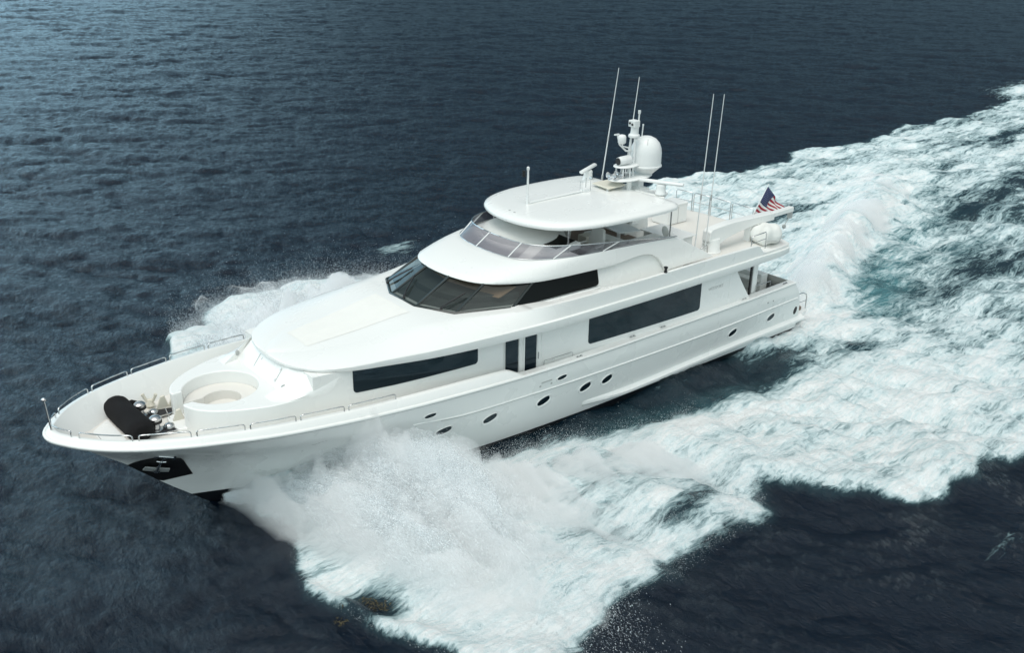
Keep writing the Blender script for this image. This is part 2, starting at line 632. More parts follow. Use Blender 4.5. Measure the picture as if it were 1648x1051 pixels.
# bulwark, cap and decks ----------------------------------------------------
tan = np.gradient(np.concatenate([K[::-1] * [1, -1], K[1:]]), axis=0)
out2 = np.concatenate([K[::-1] * [1, -1], K[1:]])           # port stern -> bow -> starboard stern
nrm2 = np.stack([-tan[:, 1], tan[:, 0]], 1)
nrm2 /= np.linalg.norm(nrm2, axis=1)[:, None]
nrm2 *= np.sign((nrm2 * (np.array([12, 0]) - out2)).sum(1))[:, None]    # inward
mid = NK - 1
nrm2[mid] = (1, 0)
zT = pch([(0, 4.30), (3.4, 4.13), (8, 3.90), (14.5, 3.52), (14.54, 3.515), (15.3, 3.15), (15.35, 3.135), (20, 3.035), (35, 3.035)])
zD = pch([(0, 3.85), (.6, 3.62), (1.3, 3.46), (2.16, 3.40), (2.2, 3.24), (9, 3.05), (14.5, 2.6), (17, 2.15), (33, 2.15)])
LIM = 31.7


def inset(d, zfun):
    o = out2 + nrm2 * (d[:, None] if isinstance(d, np.ndarray) else d)
    o[:mid, 1] = np.minimum(o[:mid, 1], -0.001)
    o[mid + 1:, 1] = np.maximum(o[mid + 1:, 1], 0.001)
    o[mid, 1] = 0
    return [(x, y, float(zfun(xk))) for (x, y), xk in zip(o, out2[:, 0])]


aft = np.clip((out2[:, 0] - 14.6) / 0.8, 0, 1)
rowsB = [inset(0.0, lambda x: zK(x) - .01), inset(0.09 * (1 - aft) + .0 * aft + .01, lambda x: zT(x) - .04), inset(0.12 * (1 - aft) + .04, zT),
         inset(0.27 * (1 - aft) + .36 * aft, zT), inset(0.30 * (1 - aft) + .38 * aft, lambda x: zT(x) - .03),
         inset(0.42, lambda x: zD(x))]
for i, (x, y, z) in enumerate(rowsB[-1]):        # keep the deck edge inside the flared skin
    hy = hully(x, z) - .07
    if hy < .02:
        x0_ = x + .02
        while hully(x0_, z) < .12 and x0_ < 3:
            x0_ += .03
        rowsB[-1][i] = (x0_, 0.02 * np.sign(y), z)
    elif abs(y) > hy:
        rowsB[-1][i] = (x, hy * np.sign(y), z)
mb = MB()
mb.grid(rowsB)
# deck across
dk = rowsB[-1]
lefts, rights = dk[:mid + 1][::-1], dk[mid:]
rr = [[np.array(a) * (1 - t) + np.array(b) * t for t in np.linspace(0, 1, 5)] for a, b in zip(lefts, rights)]
bul = mb.build('bulwark', GEL, yacht, smooth=42)
mb = MB()
mb.grid([[q + np.array([0, 0, .004]) for q in r_] for r_ in rr[2:]])
mb.build('main_deck', NONSKID, yacht)
# bow platform forward of the windlass
pl = []
for x in np.linspace(1.15, 2.17, 10):
    pl.append((x, hully(x, 3.36) - .06))
pl = [(x, -y) for x, y in pl if y > .02][::-1] + [(x, y) for x, y in pl if y > .02]
b = MB()
b.prism(pl, 3.39, 3.47)
b.box((2.155, 0, 3.33), (.02, 2 * (hully(2.17, 3.24) - .1), .2))
b.build('bow_platform', GEL, yacht, bevel=0.02)
b = MB()
b.box((1.55, 0.1, 3.476), (.02, .5, .012))
b.build('hatch_seam', GREYM, yacht)

# bow rails -----------------------------------------------------------------
gaps = [0.6, 1.95, 3.45, 4.95, 6.49, 8.09, 9.95]
inr = np.array(inset(0.2, zT))


def rail_path(sgn, x0, x1):
    h = inr[:mid + 1][::-1] if sgn < 0 else inr[mid:]
    s = np.concatenate([[0], np.cumsum(np.linalg.norm(np.diff(h, axis=0), axis=1))])
    a, b_ = np.interp(x0, h[:, 0], s), np.interp(x1, h[:, 0], s)
    q = np.linspace(a, b_, 14)
    return np.stack([np.interp(q, s, h[:, k]) for k in range(3)], 1)


for sgn in (-1, 1):
    for i in range(7):
        x0 = 0.26 if i == 0 else gaps[i - 1] + .09
        x1 = gaps[i] - .07
        p = rail_path(sgn, x0, x1)
        hgt = 0.19
        top = p + [0, 0, hgt]
        a, z = p[0], p[-1]
        pts = [a - [0, 0, .03], a + [0, 0, hgt * .7], a * .7 + p[1] * .3 + [0, 0, hgt * .95]] + list(top[1:-1]) + [z * .7 + p[-2] * .3 + [0, 0, hgt * .95], z + [0, 0, hgt * .7], z - [0, 0, .03]]
        if i == 0:
            pts = pts[3:]
            pts = [np.array([.2, sgn * .02, 4.46])] + pts
        b = MB()
        b.tube(pts, 0.021, 6)
        b.build('bow_rail', STEEL, yacht, smooth=60)
b = MB()
b.tube([(.2, 0, 4.2), (.16, 0, 4.7), (.13, 0, 5.3)], [.03, .026, .02], 8)
b.lathe([(.0, 0), (.07, 0), (.075, .05), (.03, .09), (0, .09)], (.13, 0, 5.3), n=12)
b.build('jackstaff', STEEL, yacht)

# portholes -----------------------------------------------------------------


def porthole(x, z, w, h, sgn, tilt=0.28, name='porthole'):
    q, n = hull_at(x, z, sgn)
    ax = Vector((1, 0, 0))
    ax = (ax - n * ax.dot(n)).normalized()
    ay = n.cross(ax)
    if ay.z < 0:
        ay = -ay
    ca, sa = math.cos(tilt), math.sin(tilt)
    ex = ax * ca + ay * sa
    ey = ay * ca - ax * sa
    ring = [q + ex * (w / 2 * math.copysign(abs(math.cos(a)) ** .85, math.cos(a))) + ey * (h / 2 * math.copysign(abs(math.sin(a)) ** .85, math.sin(a))) for a in np.linspace(0, 2 * math.pi, 29)[:-1]]
    b = MB()
    ctr = q
    rows = []
    for k, d in ((1.22, .002), (1.17, .03), (1.0, .03), (0.86, -.006)):
        rows.append([ctr + (p - ctr) * k + n * d for p in ring])
    b.grid(rows, close_v=True)
    fr = b.build(name, GEL, yacht, smooth=60)
    b = MB()
    b.slab([ctr + (p - ctr) * .9 + n * .006 for p in ring], -n * .03)
    b.build('pane', DGLASS, fr)


for sgn in (-1, 1):
    for x, z, w, h in ((11.95, 1.84, .66, .33), (13.91, 1.74, .66, .34), (16.44, 1.67, .66, .35), (18.59, 1.61, .62, .34), (19.77, 1.60, .60, .34),
                       (27.54, 1.55, .56, .34), (30.27, 1.60, .56, .34)):
        porthole(x, z, w, h, sgn, 0.30 * 1)
    for x, z in ((11.2, 2.80), (17.2, 2.50)):
        porthole(x, z, .50, .20, sgn, 0.05, 'hawse_port')
    for x, z in ((16.13, 2.42), (16.68, 2.40), (29.7, 2.5), (30.1, 2.5)):
        q, n = hull_at(x, z, sgn)
        b = MB()
        b.lathe([(.045, -.01), (.045, .015), (.02, .02)], q, n, 10)
        b.build('drain_fitting', GREYM, yacht)
    q, n = hull_at(16.42, 2.56, sgn)
    b = MB()
    b.box(q, (.5, .05, .035))
    b.build('vent_slot', GREYM, yacht)

# anchor pocket: painted black plates on both bows ------------------------------
for sgn in (-1, 1):
    PK = [(2.18, 2.36), (2.50, 2.84), (2.85, 3.0), (3.45, 2.75), (3.62, 2.62), (4.05, 1.62), (3.36, 1.62), (3.16, 1.42)]
    # subdivide outline and fill as fine grid of points on the skin
    b = MB()
    rows = []
    for t in np.linspace(0, 1, 14):
        row = []
        for s in np.linspace(0, 1, 14):
            # lower edge follows the stem, upper edge the plate top
            lo = np.array([2.18 + 1.02 * s, 0]) if False else np.array([np.interp(s, [0, .75, 1], [2.18, 3.16, 4.05]), np.interp(s, [0, .75, 1], [2.37, 1.41, 1.60])])
            hi = np.array([np.interp(s, [0, .35, .8, 1], [2.18, 2.75, 3.55, 4.05]), np.interp(s, [0, .35, .8, 1], [2.37, 2.98, 2.68, 1.60])])
            x, z = lo * (1 - t) + hi * t
            q, n = hull_at(x, z, sgn)
            if sgn * q.y < 0.004:
                q.y = sgn * 0.004
            row.append(q + n * 0.014)
        rows.append(row)
    b.grid(rows)
    b.build('anchor_pocket', BLACK, yacht, smooth=60)


def anchor_make():
    a = thing('anchor', 'grey steel plow anchor stowed in the black bow pocket', 'anchor', (3.0, -0.95, 2.3))
    q, n = hull_at(2.98, 2.2, -1)
    q2, _ = hull_at(2.98, 2.72, -1)
    q3, _ = hull_at(2.98, 2.98, -1)
    ax = Vector((1, 0, 0))
    ax = (ax - n * ax.dot(n)).normalized()
    upv = (q2 - q).normalized()
    b = MB()
    b.tube([q + n * .16, q + n * .14 + upv * .35, q2 + n * .12 + upv * .05], [.055, .05, .04], 8)
    b.build('shank', STEEL, a)
    b = MB()
    for s in (-1, 1):
        c = q + n * .08
        pts = [c + ax * s * .02 + upv * .12, c + ax * s * .38 + upv * .14, c + ax * s * .40 - upv * .16, c + ax * s * .03 - upv * .22]
        b.slab(pts, n * .05)
        b.build('fluke', GREYM, a, bevel=.012)
        b = MB()
    b.lathe([(.10, -.05), (.11, .0), (.11, .06), (.04, .1)], q + n * .14, n, 12)
    b.build('crown', STEEL, a)
    b = MB()
    b.tube([q2 + n * .1 - ax * .14, q2 + n * .12, q2 + n * .1 + ax * .14], .03, 8)
    b.build('stock', STEEL, a)
    b = MB()
    pts = [q3 + n * .02 + ax * dx + upv * dz for dx, dz in ((-.33, -.12), (.3, -.12), (.3, .16), (-.33, .16))]
    b.slab(pts, -n * .02)
    b.build('hawse_plate', STEEL, yacht)
    b = MB()
    b.tube([q3 + n * .05 - ax * .22 + upv * .13, q3 + n * .05 + ax * .22 + upv * .13], .022, 8)
    b.tube([q3 + n * .05 + upv * .13, q2 + n * .1], .03, 8)
    b.build('anchor_roller', STEEL, yacht)


anchor_make()

# swim platform and transom -------------------------------------------------
pf = [(32.1, -3.5), (32.9, -3.42), (33.7, -3.25), (34.05, -3.0), (34.15, -2.4), (34.2, 0)]
pf = pf + [(x, -y) for x, y in pf[::-1][1:]]
b = MB()
b.prism(pf, .72, .96)
b.build('swim_platform', GEL, yacht, bevel=0.04)
b = MB()
b.prism([(32.5 if i in (0, 10) else x - .12, y * .94) for i, (x, y) in enumerate(pf)], .95, .966)
b.build('teak_deck', TEAK, yacht)
for sgn in (-1, 1):
    b = MB()
    b.tube([(32.75, sgn * 3.2, 1.95), (33.4, sgn * 3.17, 1.9), (33.75, sgn * 3.12, 1.75), (33.85, sgn * 3.1, 1.55), (33.88, sgn * 3.08, .95)], .026, 8)
    b.tube([(32.8, sgn * 3.15, 1.45), (33.85, sgn * 3.1, 1.4)], .016, 6)
    b.build('stern_handrail', STEEL, yacht, smooth=60)
    q, n = hull_at(32.2, 1.45, sgn)
    b = MB()
    b.lathe([(.17, -.02), (.17, .012), (.1, .016)], q, n, 18, squash=(.7, 1.2))
    b.build('exhaust_port', RUBBER, yacht)
# stair stringers each side of the transom
for sgn in (-1, 1):
    b = MB()
    for k in range(5):
        b.box((32.3 + .22 * k, sgn * 2.75, 2.0 - .25 * k), (.24, .8, .06))
    b.build('stern_steps', NONSKID, yacht)

# ------------------------------------------------------------------ deckhouse
HSP = [(6.6, 2.33), (7.5, 2.42), (9, 2.65), (10.5, 2.95), (12, 3.14), (14, 3.30), (16.4, 3.37), (17.6, 3.40), (18.8, 3.50), (22, 3.66), (25, 3.74), (27.2, 3.74)]
yH = pch(HSP)
xs = np.linspace(7.6, 27.2, 60)
po = [(x, -float(yH(x))) for x in xs]
po = po + [(x, -y) for x, y in po[::-1]]
b = MB()
b.prism(po, 2.1, 4.76)
house = b.build('deckhouse', GEL, yacht, smooth=30)
# spa block with round tub and a slot at the front
CX, RT, SW = 5.5, 1.22, 0.43
outer = [(4.02, -SW), (4.02, -.6), (4.18, -1.02), (4.62, -1.5), (5.3, -1.92), (6.2, -2.27), (6.8, -2.36), (7.65, -2.44)]
oc = curve(outer[1:], 26)
outer = [outer[0]] + [tuple(q) for q in oc]


def cring(r):
    a = math.asin(SW / r)
    return circ(CX, 0, r, math.pi + a, 3 * math.pi - a, 60)      # from port slot edge round to starboard slot edge


keyh = outer + [(x, -y) for x, y in outer[::-1]] + [(x, y) for x, y in cring(RT)[::-1]]
b = MB()
b.prism(keyh, 3.0, 4.13)
spa = b.build('spa_surround', GEL, yacht, bevel=.045, smooth=35, seg=3)
keys = cring(RT - .002) + cring(.62)[::-1]
b = MB()
b.prism(keys, 3.1, 3.70)
b.build('spa_seat', NONSKID, yacht, bevel=.03, smooth=35)
b = MB()
b.prism(circ(CX, 0, 1.25, 0, 2 * math.pi, 49)[:-1], 3.0, 3.36)
b.build('spa_floor', NONSKID, yacht)
b = MB()
b.prism([(3.78, -.5), (4.05, -.62), (4.4, -SW - .0), (4.4, SW), (4.05, .62), (3.78, .5), (3.7, 0)], 3.0, 3.34)
b.build('spa_step', GEL, yacht, bevel=.03)
# recessed house front, wings
b = MB()
b.slab([(6.86, -1.72, 4.12), (6.86, 1.72, 4.12), (7.78, 1.90, 4.82), (7.42, 1.15, 4.84), (7.42, -1.15, 4.84), (7.78, -1.90, 4.82)], (.3, 0, 0))
fp = b.build('house_front', GEL, yacht)
for sgn in (-1, 1):
    cre = curve([(6.3, 1.52, 4.13), (6.8, 1.66, 4.37), (7.4, 1.86, 4.65), (8.0, 2.08, 4.80)], 12)
    ote = curve([(6.3, 2.20, 4.12), (6.9, 2.355, 4.14), (7.8, 2.47, 4.32), (8.9, 2.62, 4.74)], 12)
    rws = []
    for p_, q_ in zip(cre, ote):
        rws.append([p_ * (1 - t) + q_ * t + np.array([0, 0, .10 * math.sin(math.pi * t) * (p_[2] - 4.1) / .7]) for t in np.linspace(0, 1, 8)])
    inner = [[p_, np.array([p_[0], p_[1], 4.09])] for p_ in cre]
    outerw = [[q_, np.array([q_[0], q_[1] - .01, 4.05])] for q_ in ote]
    b = MB()
    b.grid([[q_ * [1, sgn, 1] for q_ in r_] for r_ in rws])
    b.grid([[q_ * [1, sgn, 1] for q_ in r_] for r_ in inner])
    b.grid([[q_ * [1, sgn, 1] for q_ in r_] for r_ in outerw])
    b.build('house_wing', GEL, yacht, smooth=50)
    b = MB()
    c = Vector((6.92, sgn * 1.725, 4.33))
    nn = Vector((.34, -sgn * .94, .0)).normalized()
    b.lathe([(.11, -.02), (.11, .02), (.08, .03), (.0, .03)], c, nn, 18)
    b.build('courtesy_light', GREYM, yacht)
for y in (-1.0, .55):
    b = MB()
    b.box((7.0 + .1, y, 4.45), (.012, .012, .5), ry=R(37))
    b.build('locker_seam', GREYM, yacht)
for y, z in ((-.93, 4.30), (-.93, 4.62), (.35, 4.55)):
    b = MB()
    b.box((6.86 + (z - 4.12) * .757 - .01, y, z), (.03, .025, .09), ry=R(37))
    b.build('locker_latch', STEEL, yacht)


# side windows and doors -----------------------------------------------------
def sidewin(x0, x1, z0, z1, sgn, m, name, r=.14, off=.015, slant=0.0):
    n = 8
    b = MB()
    top, bot = [], []
    out_ = []
    w, h = x1 - x0, z1 - z0
    pts = [(px + (x0 + x1) / 2, pz + (z0 + z1) / 2) for px, pz in rrect(w, h, r, 6)]
    # densify long edges
    dense = []
    for i, p in enumerate(pts):
        q = pts[(i + 1) % len(pts)]
        k = max(1, int(abs(q[0] - p[0]) / .6))
        for j in range(k):
            dense.append((p[0] + (q[0] - p[0]) * j / k, p[1] + (q[1] - p[1]) * j / k))
    front = [(x, sgn * (float(yH(x)) + off), z) for x, z in dense]
    b.slab(front, (0, -sgn * (off + .03), 0))
    return b.build(name, m, yacht, tri=True, smooth=None)


for sgn in (-1, 1):
    sidewin(8.95, 13.65, 3.87, 4.90, sgn, DGLASS, 'galley_window')
    sidewin(18.85, 25.05, 3.27, 4.80, sgn, DGLASS, 'saloon_window')
    # double side door with glass leaves
    b = MB()
    b.slab([(14.8, sgn * 3.345, 2.3), (16.55, sgn * 3.385, 2.3), (16.55, sgn * 3.385, 4.70), (14.8, sgn * 3.345, 4.70)], (0, sgn * .02, 0))
    door = b.build('side_door', GEL, yacht)
    for x0, x1, zz in ((14.84, 15.42, 2.75), (15.74, 16.30, 2.82)):
        b = MB()
        b.slab([(x0, sgn * 3.385, zz), (x1, sgn * 3.397, zz), (x1, sgn * 3.397, 4.68), (x0, sgn * 3.385, 4.68)], (0, sgn * .008, 0))
        b.build('door_glass', DGLASS, door)
    for x in (15.47, 15.69, 16.35, 16.55):
        b = MB()
        b.box((x, sgn * 3.41, 3.6), (.045, .05, 2.2))
        b.build('door_post', GEL, door)
    b = MB()
    b.tube([(16.36, sgn * 3.46, 3.35), (16.36, sgn * 3.46, 3.62)], .018, 6)
    b.build('door_handle', STEEL, door)
    # aft wing of the saloon side
    yw = 3.746
    pts = [(26.9, 4.74), (27.3, 4.6), (27.45, 4.35), (27.62, 4.1), (27.9, 3.7), (28.2, 3.3), (28.42, 3.03), (26.9, 3.03)]
    b = MB()
    b.slab([(x, sgn * yw, z) for x, z in pts], (0, -sgn * .14, 0))
    b.build('saloon_wing', GEL, yacht)
    # boarding-gate rail on the cap
    b = MB()
    b.tube([(16.5, sgn * 3.62, 3.1), (16.5, sgn * 3.62, 3.28), (17.85, sgn * 3.62, 3.25), (17.95, sgn * 3.62, 3.22), (17.95, sgn * 3.62, 3.05)], .015, 6)
    b.tube([(17.0, sgn * 3.62, 3.05), (17.0, sgn * 3.62, 3.27)], .013, 6)
    b.build('gate_rail', STEEL, yacht, smooth=60)
    for x, yy in ((18.15, 3.78), (21.14, 3.68), (22.85, 3.75), (28.05, 3.74), (31.1, 3.66)):
        b = MB()
        b.box((x, sgn * yy, 3.05), (.30, .07, .03))
        b.box((x - .08, sgn * yy, 3.075), (.05, .05, .05))
        b.box((x + .08, sgn * yy, 3.075), (.05, .05, .05))
        b.build('cleat', STEEL, yacht)

# raised lettering on the saloon wing
def lettering(text, loc, size, rot, m, name, parent, ext=.006):
    cu = bpy.data.curves.new(name, 'FONT')
    cu.body = text
    cu.size = size
    cu.extrude = ext
    cu.align_x = 'CENTER'
    cu.align_y = 'CENTER'
    t = bpy.data.objects.new(name, cu)
    dg = bpy.context.evaluated_depsgraph_get()
    COL.objects.link(t)
    bpy.context.view_layer.update()
    me = bpy.data.meshes.new_from_object(t.evaluated_get(bpy.context.evaluated_depsgraph_get()))
    bpy.data.objects.remove(t)
    me.name = name
    me.transform(Matrix.Translation(loc) @ rot.to_4x4())
    me.materials.clear()
    me.materials.append(m)
    o = bpy.data.objects.new(name, me)
    COL.objects.link(o)
    setparent(o, parent)
    return o


SILV = mat('pale_letter_grey', (0.50, 0.50, 0.49), 0.4)
lettering('WESTPORT', (26.02, -3.742, 4.05), .19, Matrix.Rotation(R(90), 3, 'X'), SILV, 'side_lettering', yacht)
lettering('WESTPORT', (26.02, 3.742, 4.05), .19, Matrix.Rotation(R(180), 3, 'Z') @ Matrix.Rotation(R(90), 3, 'X'), SILV, 'side_lettering', yacht)

# cockpit -----------------------------------------------------------------
b = MB()
b.slab([(27.22, -2.6, 2.2), (27.22, 2.6, 2.2), (27.22, 2.6, 4.5), (27.22, -2.6, 4.5)], (-.02, 0, 0))
b.build('saloon_door', DGLASS, yacht)
b = MB()
b.box((31.4, 0, 2.6), (.5, 4.6, .9))
b.build('transom_bench', GEL, yacht, bevel=.06)
b = MB()
b.box((31.1, 0, 2.75), (.7, 4.4, .16))
b.build('bench_cushion', CUSH, yacht, bevel=.05)
for sgn in (-1, 1):
    b = MB()
    b.box((29.15, sgn * 3.35, 3.8), (.34, .10, 1.8))
    b.build('overhang_post', GEL, yacht, bevel=.03)
    b = MB()
    b.box((28.75, sgn * 3.45, 3.8), (.10, .06, 1.75))
    b.build('wind_screen_post', BLACK, yacht)
for sgn in (-1, 1):
    b = MB()
    b.tube([(29.2, sgn * 3.45, 3.05), (29.2, sgn * 3.45, 3.3), (30.3, sgn * 3.42, 3.28), (30.3, sgn * 3.42, 3.05)], .018, 6)
    b.build('cockpit_rail', STEEL, yacht)

# ------------------------------------------------------------------ upper deck: one swept shell from the coach roof to the boat deck
RO = [(7.16, 0.0), (7.17, .35), (7.22, .9), (7.4, 1.5), (7.9, 2.2), (8.8, 2.78), (10.1, 3.16), (11.5, 3.5), (13, 3.72), (14.4, 3.86), (16, 3.97), (18, 4.03),
      (21.6, 4.08), (25, 4.06), (28, 4.02), (30.2, 3.92), (30.9, 3.80)]
ro = curve(RO, 150)
s_ = np.concatenate([[0], np.cumsum(np.linalg.norm(np.diff(ro, axis=0), axis=1))])
q = np.linspace(0, 1, 170) ** 1.25 * s_[-1]
ro = np.stack([np.interp(q, s_, ro[:, 0]), np.interp(q, s_, ro[:, 1])], 1)
zE0 = pch([(7, 4.80), (10, 4.76), (14, 4.68), (18, 4.63), (31, 4.63)])
hE = pch([(7, .07), (8, .10), (9, .17), (11, .26), (14, .33), (28, .33), (31, .25)])
yM = pch([(7.16, 0), (7.6, .5), (8.5, 1.1), (10, 1.65), (12.7, 2.35), (13.4, 2.68), (15.4, 3.45), (17, 3.80), (19.6, 3.98), (23, 4.03), (28, 3.98), (31, 3.78)])
zM = pch([(7.16, 4.92), (7.6, 4.97), (8.5, 5.05), (10, 5.18), (12.7, 5.46), (13.4, 5.46), (15.4, 5.45), (17, 5.50), (19.6, 5.54), (23, 5.55), (28, 5.48), (28.4, 5.46), (28.9, 5.06), (31, 5.03)])
rows = []
for x, y in ro:
    e0 = np.array([x, y, float(zE0(x))])
    e1 = e0 + [0, 0, float(hE(x))]
    ym, zm = min(float(yM(x)), y * .985), float(zM(x))
    r_ = [np.array([x, max(0, y - .12) if x > 7.17 else 0, e0[2]]), e0 + [0, -.015, 0], e0 + [0, 0, .02], e1 - [0, 0, .012], e1 + [0, -.02, 0], e1 + [0, -.02 - .085 * min(1, max(0, (x - 11) / 4)), .006]]
    k = min(1, max(0, (x - 12.5) / 3.5))
    for t in np.linspace(.08, 1, 10):
        conv = math.sin(math.pi / 2 * t) ** .9
        zz = conv * (1 - k) + t * k
        yl = r_[5][1]
        r_.append(np.array([x, yl + (ym - yl) * t, e1[2] + .008 + (zm - e1[2] - .008) * zz]))
    fl = min(1, max(0, (x - 15.8) / 1.6))           # aft: bulwark cap and sunken boat deck
    zf = zm + .035 if fl == 0 else zm * (1 - fl) + float(np.interp(x, [19, 22], [5.3, 5.02])) * fl
    r_.append(np.array([x, max(0, ym - .14 * (1 if x > 13 else 0) - .0001), zm + (.003 if x > 13 else 0)]))
    r_.append(np.array([x, max(0, ym - .17 * (1 if x > 13 else 0) - .0002), zf if fl else zm + .003]))
    r_.append(np.array([x, max(0, ym * .55), zf]))
    r_.append(np.array([x, 0, zf + (.02 if x > 7.3 else 0)]))
    rows.append(r_)
fullr = [[p * [1, -1, 1] for p in r_] + [p for p in r_[::-1][1:]] for r_ in rows]
mb = MB()
mb.grid(fullr)
mb.poly(fullr[-1])
# underside
mb.grid([[r_[0] * [1, -1, 1], r_[0]] for r_ in rows[3:]])
MB_roof = mb.build('upper_deck', GEL, yacht, smooth=38)
# aft rounded end of the boat deck
ed = [(30.88, -3.78), (31.15, -3.55), (31.45, -2.8), (31.6, -1.6), (31.65, 0)]
ed = ed + [(x, -y) for x, y in ed[::-1][1:]]
b = MB()
b.prism([(30.8, -3.78)] + ed + [(30.8, 3.78)], 4.63, 5.0)
b.build('boat_deck_end', GEL, yacht, bevel=.05)
# sunk non-skid panel on the coach roof
b = MB()
rws = []
yp0, yp1 = pch([(8.0, .9), (12.2, 1.15)]), None
zc = pch([(7.16, 4.92), (7.6, 4.97), (8.5, 5.05), (10, 5.18), (12.7, 5.46), (13.4, 5.47)])
for x in np.linspace(8.35, 12.25, 14):
    w_ = float(np.interp(x, [8.35, 12.25], [.72, 1.12]))
    ym_ = float(yM(x))
    rws.append([(x, y, float(zM(x)) + .009 + (.035 + .02 * (1 - abs(y) / (.55 * ym_)) if abs(y) < .55 * ym_ else .003 + .032 * (ym_ - abs(y)) / (.45 * ym_))) for y in np.linspace(-w_, w_, 25)])
b.grid(rws)
b.build('nonskid_panel', mat('pale_nonskid', (0.765, 0.76, 0.725), 0.7, var=.04, vscale=2, bump=.3, bscale=120), yacht)

# boat deck floor
b = MB()
b.prism([(24.2, -3.15), (28.4, -3.3), (30.9, -3.2), (31.3, -2.2), (31.45, 0), (31.3, 2.2), (30.9, 3.2), (28.4, 3.3), (24.2, 3.15)], 4.98, 5.06)
b.build('boat_deck', NONSKID, yacht)
# port life-line gates
for x0, x1, y0, h in ((28.05, 29.05, -3.80, .52), (26.0, 26.45, -2.75, .5)):
    b = MB()
    z0 = 5.40 if y0 < -3 else 5.05
    b.tube([(x0, y0, z0 - .05), (x0, y0, z0 + h * .85), (x0 + .06, y0, z0 + h), (x1 - .06, y0, z0 + h + .03), (x1, y0, z0 + h * .9), (x1, y0, z0 - .2)], .022, 6)
    if y0 < -3:
        b.tube([(x0, y0, z0 + .2), (x1, y0, z0 + .25)], .016, 6)
    b.build('deck_gate_rail', STEEL, yacht, smooth=60)
# stern guard rail
for ya, yb in ((3.2, 2.3), (2.2, 1.3), (1.2, .05), (-.05, -1.3)):
    xa, xb = 31.35 - .03 * ya * ya, 31.35 - .03 * yb * yb
    b = MB()
    b.tube([(xa, ya, 5.0), (xa, ya, 5.92), (xa, ya - .05, 6.0), (xb, yb + .05, 6.0), (xb, yb, 5.92), (xb, yb, 5.0)], .022, 6)
    b.tube([(xa, ya, 5.55), (xb, yb, 5.55)], .014, 6)
    b.build('stern_rail', STEEL, yacht, smooth=60)

# ------------------------------------------------------------------ pilothouse
WB = [(12.70, .80, 5.50), (13.43, 2.20, 5.48), (15.44, 2.93, 5.42), (19.75, 3.03, 5.37)]
WT = [(14.30, .72, 6.24), (14.95, 2.02, 6.24), (16.75, 2.70, 6.18), (19.75, 2.86, 6.12)]


def mir(p, s):
    return Vector((p[0], p[1] * s, p[2]))


panes = []
panes.append(([mir(WB[0], -1), mir(WB[0], 1), mir(WT[0], 1), mir(WT[0], -1)], 'windshield'))
for s in (-1, 1):
    panes.append(([mir(WB[1], s), mir(WB[0], s), mir(WT[0], s), mir(WT[1], s)] if s < 0 else [mir(WB[0], s), mir(WB[1], s), mir(WT[1], s), mir(WT[0], s)], 'windshield'))
    panes.append(([mir(WB[2], s), mir(WB[1], s), mir(WT[1], s), mir(WT[2], s)] if s < 0 else [mir(WB[1], s), mir(WB[2], s), mir(WT[2], s), mir(WT[1], s)], 'windshield'))
ph = MB()
for s in (-1, 1):
    for i in (0, 1, 2):
        ph.tube([mir(WB[i], s) - Vector((0, 0, .05)), mir(WT[i], s) + Vector((.1, 0, .08))], .05, 6)
seq = [mir(WB[i], -1) for i in (2, 1, 0)] + [mir(WB[i], 1) for i in (0, 1, 2)]
ph.tube([p + Vector((0, 0, .0)) for p in seq], .065, 6)
seq = [mir(WT[i], -1) for i in (3, 2, 1, 0)] + [mir(WT[i], 1) for i in (0, 1, 2, 3)]
ph.tube(seq, .06, 6)
# dark sheet between glass top and brow paints in the shade under the brow
hd = [Vector(p) for p in seq]
ph.grid([[p for p in hd], [p + Vector((.32 if abs(p.y) < 2.5 else .12, 0, .16)) for p in hd]])
wf = ph.build('windshield_frame', FRAMEB, yacht, smooth=50)
for q, nm in panes:
    c = sum(q, Vector()) / 4
    b = MB()
    b.poly([p + (c - p) * .012 for p in q])
    b.build(nm, WSGLASS, yacht, smooth=None)
for s in (-1, 1):
    # long black side window, slanted front edge
    q = [mir(WB[2], s), mir(WB[3], s), mir(WT[3], s), mir(WT[2], s)]
    nrm = Vector((0, s, .15)).normalized()
    pts = [mir(WB[2], s), mir((17.6, 2.985, 5.395), s), mir((19.6, 3.03, 5.37), s), mir((19.72, 3.02, 5.42), s), mir((19.75, 3.0, 5.5), s), mir(WT[3], s), mir(WT[2], s)]
    b = MB()
    b.slab([p + nrm * .012 for p in pts], -nrm * .05)
    b.build('pilothouse_window', BLACKG, yacht)
    # wall behind and aft of it, down the recess
    b = MB()
    b.slab([mir((15.6, 2.90, 5.2), s), mir((24.6, 3.06, 5.0), s), mir((24.6, 2.95, 6.3), s), mir((16.9, 2.66, 6.3), s)], (0, -s * .06, 0))
    b.build('pilothouse_wall', GEL, yacht)
    # sill strip under glass
    b = MB()
    b.tube([mir(p, s) + Vector((0, s * .03, -.09)) for p in (WB[1], WB[2], WB[3])], .05, 6)
    b.build('window_sill', GEL, yacht)
